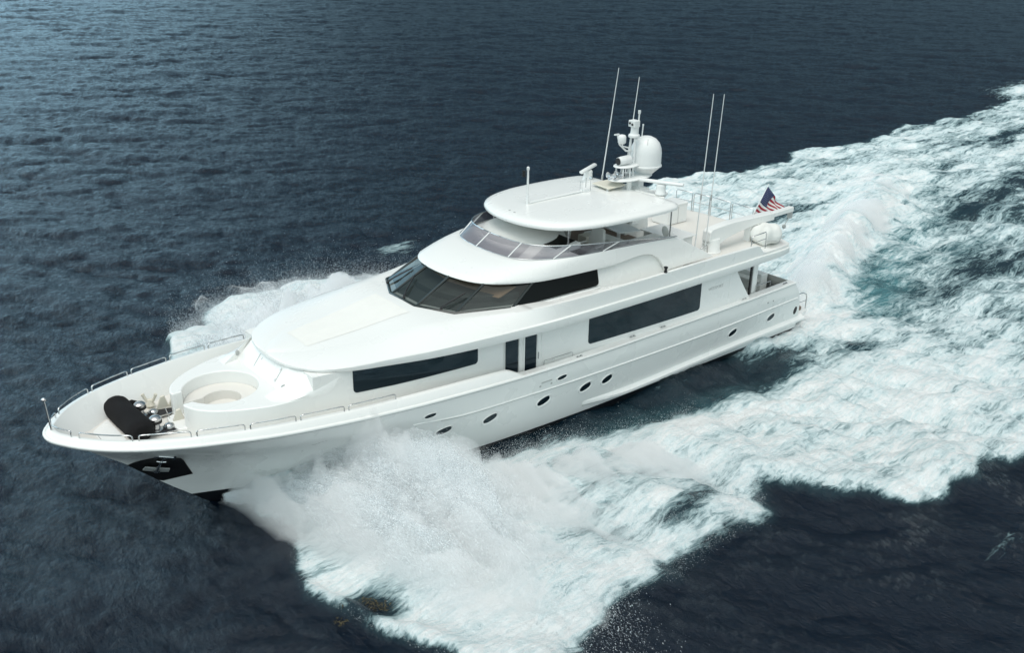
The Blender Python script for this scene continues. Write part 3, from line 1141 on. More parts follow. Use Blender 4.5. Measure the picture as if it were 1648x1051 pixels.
# interior seen through the glass
b = MB()
b.prism([(12.95, -.7), (13.6, -2.05), (15.6, -2.75), (19.5, -2.85), (19.5, 2.85), (15.6, 2.75), (13.6, 2.05), (12.95, .7)], 5.30, 5.53)
b.build('pilothouse_sole', DARKIN, yacht)
b = MB()
b.prism([(13.75, -.5), (14.15, -1.75), (15.7, -2.5), (16.2, -2.5), (15.3, -1.4), (15.0, 0), (15.3, 1.4), (16.2, 2.5), (15.7, 2.5), (14.15, 1.75), (13.75, .5)], 5.5, 5.78)
b.build('dashboard', DARKIN, yacht, bevel=.04)
b = MB()
b.slab([(15.2, -2.5, 5.74), (14.85, -1.4, 5.74), (14.6, 0, 5.74), (14.85, 1.4, 5.74), (15.2, 2.5, 5.74), (15.95, 2.5, 6.0), (15.6, 1.4, 6.0), (15.35, 0, 6.0), (15.6, -1.4, 6.0), (15.95, -2.5, 6.0)], (.1, 0, 0))
b.build('helm_fascia', TAN, yacht, tri=True)
b = MB()
b.slab([(18.9, -2.8, 5.4), (18.9, 2.8, 5.4), (18.9, 2.8, 6.3), (18.9, -2.8, 6.3)], (.05, 0, 0))
b.build('pilothouse_bulkhead', DARKIN, yacht)
for y in (-1.1, 1.1):
    b = MB()
    b.box((16.3, y, 5.72), (.55, .6, .14))
    b.box((16.6, y, 5.98), (.14, .58, .5), ry=R(12))
    b.build('pilot_chair', TAN, yacht, bevel=.05)
# wipers
for (bx, by, bz), (tx, ty, tz) in (((12.75, -.02, 5.55), (13.75, .62, 6.02)), ((13.2, -1.72, 5.55), (14.2, -1.95, 5.98)), ((13.15, 1.7, 5.55), (14.15, 1.35, 6.0))):
    b = MB()
    base = Vector((bx, by, bz))
    tip = Vector((tx, ty, tz))
    off = Vector((-.06, 0, .06))
    midp = base.lerp(tip, .62) + off
    b.tube([base, base.lerp(midp, .5) + off * .6, midp], .024, 6)
    b.tube([base + Vector((.02, .09, .02)), midp + Vector((0, .04, 0))], .018, 6)
    d = (tip - base)
    b.tube([midp - d * .34, midp + d * .36], .028, 6)
    b.lathe([(.05, -.03), (.05, .04), (.02, .06)], base, (-.4, 0, 1), 10)
    b.build('wiper', BLACK, yacht)

# ------------------------------------------------------------------ brow and flybridge coaming
BL = [(14.20, 0), (14.24, .6), (14.36, 1.2), (14.54, 1.66), (14.8, 2.02), (15.2, 2.32), (15.8, 2.57), (16.6, 2.80), (17.6, 2.94), (19.5, 3.06), (20.6, 3.09)]
BT = [(16.30, 0), (16.33, .6), (16.42, 1.2), (16.55, 1.66), (16.78, 2.02), (17.1, 2.30), (17.6, 2.56), (18.3, 2.78), (19.0, 2.89), (19.9, 2.96), (20.6, 2.99)]
n_ = 44
def par(P_):
    p = np.array(P_)
    t = np.arange(len(p), dtype=float)
    q_ = np.linspace(0, len(p) - 1, n_)
    return np.stack([cat(t, p[:, 0])(q_), cat(t, p[:, 1])(q_)], 1)
bl, bt = par(BL), par(BT)
rows = []
for (lx, ly), (tx, ty) in zip(bl, bt):
    zl = float(pch([(14.2, 6.26), (15.2, 6.20), (17, 6.10), (21, 6.05)])(lx))
    zt = float(pch([(16.3, 6.73), (18, 6.72), (20.6, 6.67)])(tx))
    L_, T_ = np.array([lx, ly, zl]), np.array([tx, ty, zt])
    d = T_ - L_
    hor = np.array([d[0], d[1], 0])
    r_ = [L_ + hor * .35 * min(1, .8 / (np.linalg.norm(hor) + .01)) + [0, 0, .06], L_ + hor * .02 + [0, 0, .0], L_ + [0, 0, .03], L_ + hor * .02 + [0, 0, .10]]
    p1 = r_[-1]
    for t in np.linspace(.12, 1, 8):
        bul_ = math.sin(math.pi * t) * .07 * min(1, np.linalg.norm(hor) / 1.0)
        r_.append(p1 + (T_ - p1) * t + [0, 0, bul_])
    r_.append(T_ + hor * .04 + [0, 0, -.03])
    rows.append(r_)
fullb = [[p * [1, -1, 1] for p in r_] for r_ in rows[::-1]] + [r_ for r_ in rows[1:]]
mb = MB()
mb.grid(fullb)
mb.build('brow', GEL, yacht, smooth=45)


def leany(z):
    return 2.99 + (6.67 - z) * .155


for s in (-1, 1):
    poly = [(20.6, 6.67), (22, 6.60), (24.0, 6.49), (24.15, 6.44), (25.2, 5.86), (26.35, 5.24), (23.36, 5.24), (23.2, 5.52), (22.95, 5.82), (22.6, 6.03), (22.15, 6.13), (21.6, 6.12), (20.6, 6.05)]
    b = MB()
    b.slab([(x, s * leany(z), z) for x, z in poly], (0, -s * .16, 0))
    b.build('flybridge_coaming', GEL, yacht, bevel=.03, tri=True)
# flybridge structure
b = MB()
fl = [(16.4, -1.3), (16.85, -1.98), (17.6, -2.5), (18.9, -2.83), (18.9, 2.83), (17.6, 2.5), (16.85, 1.98), (16.4, 1.3), (16.32, 0)]
b.prism(fl, 6.3, 6.70)
b.build('venturi_deck', GEL, yacht, bevel=.02)
b = MB()
b.prism([(18.85, -2.9), (24.6, -2.9), (24.6, 2.9), (18.85, 2.9)], 5.5, 5.66)
b.build('flybridge_sole', TEAK, yacht)
b = MB()
prof = [(1.0, 0), (.985, .10), (.93, .24), (.82, .34), (.6, .42), (.3, .455), (0, .46)]
b.lathe([(r_ * 1.0, z) for r_, z in prof], (18.9, .55, 6.68), n=40, squash=(1.55, 1.9))
b.build('sun_pad', CUSH, yacht, smooth=60)
b = MB()
b.slab([(18.2, -2.2, 6.68), (19.5, -2.2, 6.68), (19.5, -2.2, 6.95), (18.45, -2.2, 6.80)], (0, 1.9, 0))
hc = b.build('helm_console', GEL, yacht, bevel=.04)
b = MB()
b.slab([(18.44, -1.95, 6.80), (18.44, -.65, 6.80), (19.42, -.65, 6.955), (19.42, -1.95, 6.955)], (0, 0, .012))
b.build('instrument_panel', BLACKG, hc)
b = MB()
b.slab([(17.95, 1.65, 6.72), (18.35, 1.65, 6.74), (18.35, 2.15, 6.74), (17.95, 2.15, 6.72)], (0, 0, .02))
b.build('deck_vent', GREYM, yacht)
b = MB()
ringp = [Vector((19.62, -1.3, 6.62)) + Vector((.05 * math.cos(a), .2 * math.cos(a), .2 * math.sin(a))) for a in np.linspace(0, 2 * math.pi, 21)[:-1]]
b.tube(ringp, .018, 6, closed=True)
b.build('steering_wheel', BLACK, hc)

# wind-screen
WTP = [(17.0, 0, 7.17), (17.03, .6, 7.17), (17.1, 1.2, 7.17), (17.24, 1.7, 7.17), (17.48, 2.1, 7.17), (17.85, 2.4, 7.17), (18.4, 2.66, 7.15), (19.1, 2.86, 7.1), (20.0, 3.0, 7.03), (21.3, 3.05, 6.9), (22.6, 3.06, 6.72), (24.05, 3.05, 6.53)]
WBP = [(16.34, 0, 6.74), (16.37, .6, 6.74), (16.46, 1.2, 6.74), (16.6, 1.66, 6.74), (16.84, 2.02, 6.74), (17.16, 2.28, 6.735), (17.65, 2.53, 6.73), (18.35, 2.75, 6.72), (19.2, 2.88, 6.70), (20.6, 2.96, 6.66), (22.3, 2.98, 6.58), (24.0, 3.0, 6.49)]
tp, bt_ = np.array(WTP), np.array(WBP)
tt = np.arange(len(tp), dtype=float)
qq = np.linspace(0, len(tp) - 1, 60)
tps = np.stack([cat(tt, tp[:, k])(qq) for k in range(3)], 1)
bts = np.stack([cat(tt, bt_[:, k])(qq) for k in range(3)], 1)
topf = [p * [1, -1, 1] for p in tps[::-1]] + [p for p in tps[1:]]
botf = [p * [1, -1, 1] for p in bts[::-1]] + [p for p in bts[1:]]
b = MB()
b.grid([botf, topf])
wsn = b.build('flybridge_windscreen', FLYGLASS, yacht, smooth=80)
b = MB()
b.tube(topf, .024, 6)
b.tube(botf, .018, 6)
b.build('windscreen_frame', STEEL, wsn, smooth=60)
for yq, sgn in ((1.85, 1), (.28, 1), (1.42, -1), (2.55, -1), (2.55, 1), (2.93, -1), (2.93, 1)):
    i = int(np.argmin(abs(bts[:, 1] - yq)))
    j = min(len(tps) - 1, i + 0)
    b = MB()
    b.tube([bts[i] * [1, sgn, 1] , tps[j] * [1, sgn, 1]], .026, 6)
    b.build('screen_mullion', ALU, wsn)

# ------------------------------------------------------------------ hardtop
HT = [(17.45, 0), (17.47, .4), (17.54, .9), (17.72, 1.45), (18.0, 1.98), (18.4, 2.38), (19.0, 2.72), (20.0, 2.98), (21.3, 3.08), (22.6, 3.10), (23.6, 3.04), (24.1, 2.93), (24.38, 2.66), (24.45, 2.2), (24.5, 0)]
h_ = curve(HT, 70)
cxh = np.array([21.2, 0])
rows = []
prof = [(.30, -.14, 0), (.10, -.16, 0), (.02, -.13, 0), (0, -.06, 0), (.03, .02, 0), (.17, .09, 0), (.42, .125, 0)]
tn = np.gradient(h_, axis=0)
nn = np.stack([-tn[:, 1], tn[:, 0]], 1)
nn /= np.linalg.norm(nn, axis=1)[:, None]
nn *= np.sign((nn * (cxh - h_)).sum(1))[:, None]
nn[0] = (1, 0)
nn[-1] = (-1, 0)
ZH = pch([(17, 7.76), (20, 7.79), (24.5, 7.74)])
for k in range(70):
    r_ = []
    for d, dz, _ in prof:
        x, y = h_[k] + nn[k] * d
        r_.append(np.array([x, max(y, 0), float(ZH(x)) + dz]))
    for t in (.35, .7, 1.0):
        p = r_[len(prof) - 1]
        c_ = np.array([np.clip(p[0], 18.6, 23.6) * .3 + p[0] * .7 if t < 1 else np.clip(p[0], 18.6, 23.6), 0, 0])
        x, y = p[0] + (c_[0] - p[0]) * t, p[1] * (1 - t)
        r_.append(np.array([x, y, float(ZH(x)) + .125 + .045 * t * (1 - ((x - 21) / 4) ** 2)]))
    rows.append(r_)
fh = [[p * [1, -1, 1] for p in r_] for r_ in rows] + [r_ for r_ in rows[::-1][1:-1]]
mb = MB()
mb.grid(fh, close_u=True)
mb.poly([r_[0] for r_ in fh])
hardtop = mb.build('hardtop', GEL, yacht, smooth=50)
for x, y, z0 in ((18.75, -2.28, 6.7), (18.75, 2.28, 6.7), (24.1, -2.62, 5.4), (24.1, 2.62, 5.4)):
    b = MB()
    b.tube([(x, y, z0), (x, y, 7.68)], .03, 8)
    b.build('hardtop_post', STEEL, hardtop)
for s in (1,):
    b = MB()
    b.box((23.3, s * 2.4, 6.7), (.7, .14, 2.1))
    b.build('hardtop_leg', GEL, hardtop, bevel=.04)
for x, y in ((17.95, .28), (17.93, -.04)):
    b = MB()
    b.lathe([(.05, 0), (.05, .03), (.02, .04)], (x, y, 7.88), n=10)
    b.build('deck_light', GREYM, hardtop)
# signal-light pole folded along the hardtop
b = MB()
b.tube([(19.0, .45, 7.9), (19.0, .45, 9.3)], [.05, .04], 8)
b.lathe([(.045, 0), (.06, .03), (.06, .12), (.03, .14), (.02, .15)], (19.0, .45, 9.3), n=10)
pole = b.build('light_mast', ALU, hardtop)
b = MB()
b.lathe([(.02, 0), (.09, .01), (.09, .03), (.06, .04), (.06, .2), (.085, .21), (.085, .24), (.0, .26)], (18.83, .5, 9.06), n=12)
b.build('navigation_light', BLACK, pole)
b = MB()
b.tube([(19.05, .42, 7.98), (21.9, .42, 8.0)], .045, 8)
b.box((22.1, .42, 8.0), (.35, .24, .14))
b.build('mast_cradle', ALU, hardtop)
b = MB()
b.tube([(22.0, .62, 7.9), (22.0, .62, 8.35)], .018, 6)
b.tube([(22.4, .42, 7.9), (22.4, .42, 8.42)], .02, 6)
b.tube([(22.35, .65, 7.9), (22.35, .65, 8.45)], .02, 6)
b.lathe([(0, 0), (.07, .02), (.08, .09), (.05, .15), (0, .16)], (22.42, .42, 8.38), n=10)
b.build('hinge_bracket', STEEL, hardtop)
b = MB()
b.slab([(22.9, -.15, 8.0), (23.9, -.15, 8.03), (24.0, .9, 8.03), (23.0, .95, 8.0)], (0, 0, .07))
hat = b.build('cream_hatch', CREAM, hardtop, bevel=.03)
b = MB()
b.box((23.0, 0, 7.96), (.06, .06, .1))
b.box((23.85, .6, 7.96), (.06, .06, .1))
b.build('hatch_foot', STEEL, hat)

# ------------------------------------------------------------------ radar mast
mast = bpy.data.objects.new('radar_mast', None)
COL.objects.link(mast)
mast.location = (24.3, 0, 7.9)
setparent(mast, yacht)
bpy.context.view_layer.update()
PLOC[mast.name] = (24.3, 0, 7.9)


def lens(mb, c, rx, ry, h):
    mb.lathe([(.0, -h), (.55, -h), (.93, -h * .35), (1.0, 0), (.97, h * .35), (.8, h * .55), (0, h * .6)], c, n=32, squash=(rx, ry))


b = MB()
lens(b, (24.3, 0, 8.33), 1.18, .62, .11)
b.build('lower_platform', ALU, mast, smooth=60)
b = MB()
lens(b, (24.0, 0, 8.86), .62, .42, .08)
b.build('upper_platform', ALU, mast, smooth=60)
b = MB()
b.box((24.75, 0, 8.05), (.3, .5, .5))
b.build('mast_base', ALU, mast, bevel=.03)
for y in (-.25, .25):
    b = MB()
    b.box((24.0, y, 8.08), (.22, .12, .42))
    b.build('mast_leg', ALU, mast, bevel=.03)
b = MB()
for dy in (-.13, .13):
    b.tube([(24.3, dy, 8.35), (24.32, dy, 9.3), (24.33, dy * .8, 10.15)], .045, 8)
for dx, dy in ((-.35, -.2), (-.35, .2), (0, -.25), (0, .25), (.15, 0)):
    b.tube([(24.0 + dx, dy, 8.35), (24.0 + dx, dy, 8.85)], .035, 8)
b.build('mast_tubes', ALU, mast, smooth=60)
b = MB()
b.tube([(24.3, 0, 9.42), (24.05, .1, 9.45), (23.75, .2, 9.75), (23.65, .24, 10.15)], .04, 8)
b.tube([(24.3, 0, 9.42), (24.0, -.1, 9.62), (23.72, -.02, 9.72), (23.68, 0, 9.85)], .03, 8)
b.box((23.6, .24, 10.17), (.25, .07, .05))
b.build('mast_arm', ALU, mast, smooth=60)
b = MB()
b.lathe([(.12, 0), (.17, .05), (.17, .28), (.13, .36), (0, .39)], (23.68, .0, 9.82), n=16)
b.build('gps_dome', ALU, mast, smooth=60)
# stabilised camera on top
b = MB()
b.lathe([(.24, 0), (.25, .1), (.17, .16), (.15, .3), (.15, .45)], (24.38, 0, 10.0), n=16)
b.box((24.35, 0, 10.58), (.32, .38, .28))
th = b.build('thermal_camera', ALU, mast, bevel=.03)
b = MB()
for y, z in ((.08, 10.6), (-.06, 10.56)):
    b.lathe([(.05, 0), (.05, .02), (.0, .02)], (24.18, y, z), (-1, 0, 0), 10)
b.build('lens', BLACK, th)
# search light
b = MB()
b.lathe([(.17, -.28), (.19, -.1), (.19, .3), (.15, .36), (0, .36)], (23.82, -.02, 9.1), (1, -.1, .05), 18)
sl_ = b.build('search_light', ALU, mast, smooth=50)
b = MB()
b.lathe([(.15, 0), (.15, .02), (0, .02)], (23.53, 0.0, 9.09), (-1, .1, -.05), 18)
b.build('lamp_glass', BLACK, sl_)
b = MB()
for dx, dy in ((-.5, .12), (-.42, -.18), (-.05, .1), (0.05, -.2)):
    b.lathe([(.03, 0), (.05, .2), (.12, .34), (.13, .36), (.06, .3)], (23.95 + dx, dy, 8.52), (-1, 0, .1), 12)
    b.box((24.0 + dx, dy, 8.44), (.08, .08, .14))
b.build('horn', CHROME, mast, smooth=50)
# satellite dome
b = MB()
b.lathe([(.0, 0), (.26, 0), (.30, .03), (.64, .36), (.70, .39), (.70, .44), (.665, .46), (.665, .95), (.64, 1.16), (.55, 1.38), (.40, 1.54), (.22, 1.63), (0, 1.66)], (25.12, -.05, 8.32), n=40)
dome = b.build('satellite_dome', ALU, mast, smooth=40)
b = MB()
b.tube([(24.72, -.47, 9.55), (24.76, -.44, 9.75), (24.9, -.33, 9.9)], .012, 5)
b.build('dome_seam', GREYM, dome)
b = MB()
b.tube([(24.75, .15, 9.6), (24.75, .15, 10.1), (24.78, .15, 10.95)], [.05, .035, .03], 8)
b.lathe([(.05, 0), (.06, .02), (.06, .15), (0, .16)], (24.78, .15, 10.9), n=10)
b.tube([(24.95, .1, 9.7), (25.0, .1, 10.4)], .025, 8)
b.lathe([(.035, 0), (.035, .08), (0, .09)], (25.0, .1, 10.38), n=8)
b.build('antenna_stub', ALU, mast, smooth=60)


# open-array radars
def radar(base, ang, half, tilt=0):
    bx, by, bz = base
    b = MB()
    b.lathe([(.24, 0), (.24, .06), (.20, .12), (.19, .30), (.20, .36), (.17, .42), (.0, .43)], base, n=20)
    ped = b.build('radar_pedestal', ALU, mast, smooth=50)
    d = Vector((math.cos(ang), math.sin(ang), 0))
    c = Vector((bx, by, bz + .5))
    pts = [c - d * half, c - d * (half - .04), c + d * (half - .04), c + d * half]
    b = MB()
    w = Vector((-d.y, d.x, 0))
    rows = []
    for p, k in zip(pts, (.8, 1, 1, .8)):
        rows.append([p + w * (.11 * k * math.cos(a)) + Vector((0, 0, .075 * k * math.sin(a))) for a in np.linspace(0, 2 * math.pi, 13)[:-1]])
    st = len(b.v)
    b.grid(rows, close_v=True)
    b.face([st + k for k in range(12)])
    b.face([st + 36 + k for k in range(12)])
    b.build('radar_scanner', ALU, ped, smooth=50)


radar((24.55, -1.55, 7.88), math.atan2(-1.6, .72), .95)
radar((23.75, 2.0, 7.86), R(25), .80)
# aft brackets of the hardtop
b = MB()
b.slab([(24.2, -.4, 7.8), (25.1, -.9, 7.72), (25.3, -1.3, 7.68), (24.4, -1.9, 7.75)], (0, 0, .09))
b.slab([(24.4, .5, 7.8), (25.0, .4, 7.75), (25.0, -.5, 7.75), (24.4, -.5, 7.8)], (0, 0, .1))
b.build('radar_bracket', GEL, mast, bevel=.02)


# whip antennas
def whip(base, tip, ferrule):
    b = MB()
    B_, T_ = Vector(base), Vector(tip)
    n = 10
    b.tube([B_.lerp(T_, i / n) for i in range(n + 1)], [.032 - .018 * i / n for i in range(n + 1)], 6)
    o = b.build('whip_antenna', WHIP, yacht, smooth=60)
    b = MB()
    p = B_.lerp(T_, ferrule)
    q_ = B_.lerp(T_, ferrule + .035)
    b.tube([p, q_], .036, 8)
    b.build('antenna_ferrule', GREYM, o)
    b = MB()
    b.tube([B_ - Vector((0, 0, .05)), B_.lerp(T_, .03)], .045, 8)
    b.build('antenna_mount', GREYM, o)


whip((24.45, 1.83, 7.85), (25.12, 1.83, 12.55), .35)
whip((25.2, 1.2, 7.75), (25.75, 1.2, 12.2), .25)
whip((25.62, -2.72, 5.25), (25.95, -2.72, 12.03), .36)
whip((26.28, -2.72, 5.1), (26.62, -2.72, 11.95), .36)

# side light post on the deck edge
b = MB()
b.lathe([(.06, 0), (.075, .02), (.075, .05), (.055, .06), (.055, .18), (.085, .19), (.085, .24), (.0, .26)], (22.5, -3.95, 5.55), n=14)
b.build('side_light', BLACK, yacht, smooth=40)

# ------------------------------------------------------------------ davit crane on the boat deck
b = MB()
b.lathe([(.44, 0), (.45, .05), (.40, .10), (.38, .45), (.36, .62)], (27.15, -2.35, 5.05), n=28)
crane = b.build('davit_crane', GEL, yacht, smooth=45)
prof = [(26.75, 5.60), (26.78, 6.02), (26.95, 6.14), (28.2, 6.22), (31.25, 6.13), (31.25, 5.78), (29.6, 5.76), (28.6, 5.66), (28.0, 5.55), (27.55, 5.38), (27.2, 5.36)]
prof = [(x, z - .0 - .10 * 0) for x, z in prof]
b = MB()
b.slab([(x, -2.57, z) for x, z in prof], (0, .44, 0))
b.build('crane_boom', GEL, crane, bevel=.05, tri=False)
b = MB()
b.slab([(31.2, -2.5, 5.89), (32.75, -2.5, 5.90), (32.75, -2.5, 6.12), (31.2, -2.5, 6.08)], (0, .30, 0))
b.build('boom_extension', GEL, crane, bevel=.02)
b = MB()
b.box((32.7, -2.35, 5.72), (.16, .18, .3))
b.tube([(32.65, -2.35, 5.6), (32.4, -2.35, 5.3), (32.3, -2.35, 5.1)], .02, 6)
b.lathe([(.0, -.08), (.09, -.05), (.09, .05), (0, .08)], (32.35, -2.35, 5.22), (0, 1, 0), 12)
b.build('crane_hook', GREYM, crane)
b = MB()
b.tube([(30.1, -2.55, 5.82), (30.05, -2.55, 5.1)], .04, 8)
b.box((29.85, -2.35, 5.45), (.5, .34, .8))
b.build('boom_rest', GEL, crane, bevel=.04)
b = MB()
for z in (5.3, 5.42, 5.55):
    b.box((26.77, -2.35, z), (.04, .3, .02))
b.build('crane_seam', GREYM, crane)


# ------------------------------------------------------------------ loose things on board
def blob(name, label, cat, c, size, m, seed, power=3.0, noise=.10, part='cover'):
    t = thing(name, label, cat, (c[0], c[1], c[2] - size[2] / 2))
    bm = bmesh.new()
    bmesh.ops.create_icosphere(bm, subdivisions=5, radius=1)
    rs = np.random.default_rng(seed)
    ph_ = rs.uniform(0, 6.28, (8, 4))
    fr = rs.normal(0, 2.6, (8, 3))
    for v in bm.verts:
        p = np.array(v.co)
        k = (abs(p) ** power).sum() ** (-1 / power)
        p = p * k
        d = sum(math.sin(fr[i] @ p * 1.4 + ph_[i, 0]) / (1 + i * .5) for i in range(8)) * noise * .35
        p = p * (1 + d)
        if p[2] > 0:
            p[:2] *= 1 - .16 * p[2]
        v.co = Vector((c[0] + p[0] * size[0] / 2, c[1] + p[1] * size[1] / 2, c[2] + max(p[2], -.98) * size[2] / 2))
    me = bpy.data.meshes.new(part)
    bm.to_mesh(me)
    bm.free()
    me.materials.append(m)
    me.polygons.foreach_set('use_smooth', [True] * len(me.polygons))
    o = bpy.data.objects.new(part, me)
    COL.objects.link(o)
    setparent(o, t)
    return t


bag = blob('covered_bundle', 'bulky bundle wrapped in wrinkled white canvas on the aft boat deck below the crane boom', 'bundle', (30.25, -2.95, 5.43), (1.5, 1.1, .86), CANV, 4, 3.2, .16)
b = MB()
b.tube([(29.6, -3.45, 5.3), (30.2, -3.52, 5.25), (30.9, -3.45, 5.3)], .015, 6)
b.build('lashing', GREYM, bag)

# black covered roll behind the bow platform
t = thing('black_cover', 'large black canvas covered roll lying across the foredeck behind the bow platform', 'cover', (2.62, .9, 3.25))
rows = []
A_, B_ = np.array([2.60, 2.0, 3.60]), np.array([2.66, -.55, 3.58])
for i, s in enumerate(np.linspace(0, 1, 22)):
    c = A_ * (1 - s) + B_ * s
    k = 1 - .35 * max(0, (.12 - s) / .12) ** 2 - .3 * max(0, (s - .9) / .1) ** 2
    rows.append([c + np.array([.43 * k * math.cos(a), (-.04 if s < .5 else .04) * 0, .37 * k * math.sin(a) + (.02 * math.sin(9 * s + 2 * a))]) for a in np.linspace(0, 2 * math.pi, 25)[:-1]])
b = MB()
b.grid(rows, close_v=True)
b.face(range(24))
b.face(range(21 * 24, 22 * 24))
b.build('cover_cloth', BLKCLOTH, t, bevel=.05, smooth=60)
b = MB()
b.tube([(2.9, 1.62, 3.62), (3.08, 1.56, 3.66), (3.2, 1.5, 3.62)], [.09, .11, .09], 10)
b.build('cover_sleeve', BLKCLOTH, t, smooth=60)

# ground tackle on the foredeck -------------------------------------------------
for (x, y) in ((3.2, 1.22), (3.24, -.02)):
    b = MB()
    b.lathe([(.21, 0), (.21, .06), (.13, .10), (.11, .24), (.17, .30), (.19, .38), (.19, .46), (.12, .52), (0, .53)], (x, y, 3.26), n=24)
    wl = b.build('windlass', CHROME, yacht, smooth=40)
    b = MB()
    b.lathe([(.20, .29), (.205, .31), (.205, .36), (.20, .38)], (x, y, 3.26), n=24)
    b.build('windlass_band', BLACK, wl)
    b = MB()
    b.lathe([(.15, 0), (.17, .05), (.15, .14), (.08, .18), (0, .19)], (x + .38, y - .10, 3.26), n=18)
    b.build('chain_stopper', CHROME, wl, smooth=50)
    b = MB()
    b.tube([(x - .45, y + .12, 3.4), (x - .05, y + .1, 3.5)], .02, 6)
    b.build('brake_lever', STEEL, wl)
    # dark oval base plate
    pl = [(x + .42 + .85 * math.cos(a), y - .12 + .26 * math.sin(a) - .10 * math.cos(a)) for a in np.linspace(0, 2 * math.pi, 33)[:-1]]
    b = MB()
    b.prism(pl, 3.24, 3.275)
    bp = b.build('base_plate', STEEL, yacht)
    b = MB()
    b.prism([(x + .42 + (px - x - .42) * .86, y - .12 + (py - y + .12) * .8) for px, py in pl], 3.27, 3.282)
    b.build('chain_recess', RUBBER, bp)
    # twin triangular chain guides
    for dx, k in ((.72, 1.0), (1.05, .72)):
        b = MB()
        b.slab([(x + dx - .16 * k, y + .22 - dx * .16, 3.27), (x + dx + .26 * k, y + .22 - dx * .16 - .03, 3.27), (x + dx + .14 * k, y + .2 - dx * .16, 3.27 + .44 * k), (x + dx + .02, y + .22 - dx * .16, 3.27 + .42 * k)], (.03, .10, .0))
        b.build('chain_guide', CREAM, bp, bevel=.015)
b = MB()
c = Vector((3.75, 1.85, 3.25))
for s in (-1, 1):
    b.tube([c, c + Vector((s * .12, -s * .09, .24)), c + Vector((s * .18, -s * .13, .4))], [.06, .05, .06], 8)
b.lathe([(.16, 0), (.12, .06), (.08, .2)], c, n=14)
b.build('mooring_bitt', CREAM, yacht, smooth=50)
b = MB()
b.tube([(3.85, .35, 3.26), (3.75, .4, 3.7)], .015, 6)
b.build('hatch_prop', STEEL, yacht)


# seats on the flybridge --------------------------------------------------------
def chair(name, label, x, y, rz, z=5.66, h=1.35, w=.62, grp=None):
    t = thing(name, label, 'chair', (x, y, z), grp)
    c, s = math.cos(rz), math.sin(rz)

    def T(p):
        return (x + p[0] * c - p[1] * s, y + p[0] * s + p[1] * c, z + p[2])
    b = MB()
    b.lathe([(.22, 0), (.22, .03), (.06, .06), (.055, .45), (.12, .48)], (x, y, z), n=16)
    b.build('pedestal', STEEL, t)
    b = MB()
    b.prism([T((px, py, 0))[:2] for px, py in rrect(.58, w, .12)], z + .46, z + .62)
    b.build('seat', CUSH, t, bevel=.05, seg=3)
    b = MB()
    pr = [(-.5 * w, .58), (-.52 * w, .95), (-.42 * w, h - .08), (-.2 * w, h), (.2 * w, h), (.42 * w, h - .08), (.52 * w, .95), (.5 * w, .58)]
    b.slab([T((.26 + (pz - .58) * .18, py, pz)) for py, pz in pr], Vector(T((.14, 0, 0))) - Vector(T((0, 0, 0))))
    b.build('backrest', CUSH, t, bevel=.05, seg=3)
    for sg in (-1, 1):
        b = MB()
        b.box(T((.05, sg * w * .56, .78)), (.42, .08, .07), rz)
        b.build('armrest', CUSH, t, bevel=.02)
    return t


chair('helm_chair', 'white helm chair with tall back at the port side of the flybridge', 20.6, -1.55, 0, h=1.45, w=.8, grp='flybridge helm chairs')
chair('helm_chair', 'white helm chair at the centre of the flybridge, further starboard under the hardtop', 20.4, .15, 0, h=1.3, w=.66, grp='flybridge helm chairs')
# fixed settee, table and bar
b = MB()
b.prism([(22.0, .4), (22.7, .4), (22.7, -1.5), (24.4, -1.5), (24.4, -2.2), (22.0, -2.2)], 5.66, 6.12)
b.prism([(24.4, .2), (25.2, .2), (25.2, 2.6), (24.4, 2.6)], 5.06, 6.1)
st = b.build('settee_base', GEL, yacht, bevel=.04)
b = MB()
b.prism([(22.05, .35), (22.65, .35), (22.65, -1.55), (24.35, -1.55), (24.35, -2.15), (22.05, -2.15)], 6.12, 6.24)
b.build('settee_cushion', CUSH, st, bevel=.04)
b = MB()
b.slab([(24.35, .0, 6.1), (24.35, 2.6, 6.1), (24.55, 2.6, 6.75), (24.55, .1, 6.75), (24.5, -.1, 6.6)], (.22, 0, 0))
b.build('settee_backrest', CUSH, st, bevel=.05)
b = MB()
b.prism([(22.9, -.9), (23.9, -1.2), (24.2, .2), (23.2, .5)], 6.28, 6.34)
b.lathe([(.25, 5.66), (.08, 5.75), (.08, 6.28)], (23.5, -.3, 0), n=14)
b.build('flybridge_table', GEL, yacht, bevel=.015)
b = MB()
b.prism([(24.9, -2.2), (26.1, -2.2), (26.1, -.4), (24.9, -.4)], 5.06, 5.95)
bar = b.build('bar_counter', GEL, yacht, bevel=.06)
b = MB()
b.prism([(24.8, -2.3), (26.2, -2.3), (26.2, -.3), (24.8, -.3)], 5.95, 6.0)
b.build('counter_top', GEL, bar, bevel=.015)
b = MB()
b.slab([(24.95, .45, 5.06), (26.2, .45, 5.06), (26.1, .45, 6.35), (25.7, .45, 6.7), (25.2, .45, 6.75), (25.0, .45, 6.4)], (0, 1.5, 0))
b.build('grill_cabinet', GEL, yacht, bevel=.08)
b = MB()
b.box((21.4, -.5, 6.05), (.5, .5, .8))
b.build('drinks_cabinet', CREAM, yacht, bevel=.03)
stool = thing('bar_stool', 'small white stool with rounded back beside the flybridge table', 'stool', (23.9, -2.0, 5.66))
b = MB()
b.lathe([(.18, 0), (.18, .02), (.04, .05), (.04, .5), (.18, .52), (.19, .6), (.0, .63)], (24.0, -2.3, 5.66), n=16)
b.build('seat', CUSH, stool, smooth=50)
b = MB()
b.lathe([(.0, -.04), (.16, -.035), (.2, 0), (.16, .035), (0, .04)], (24.18, -2.3, 6.5), (1, 0, .15), 16, squash=(1, 1.3))
b.build('backrest', CUSH, stool, smooth=60)

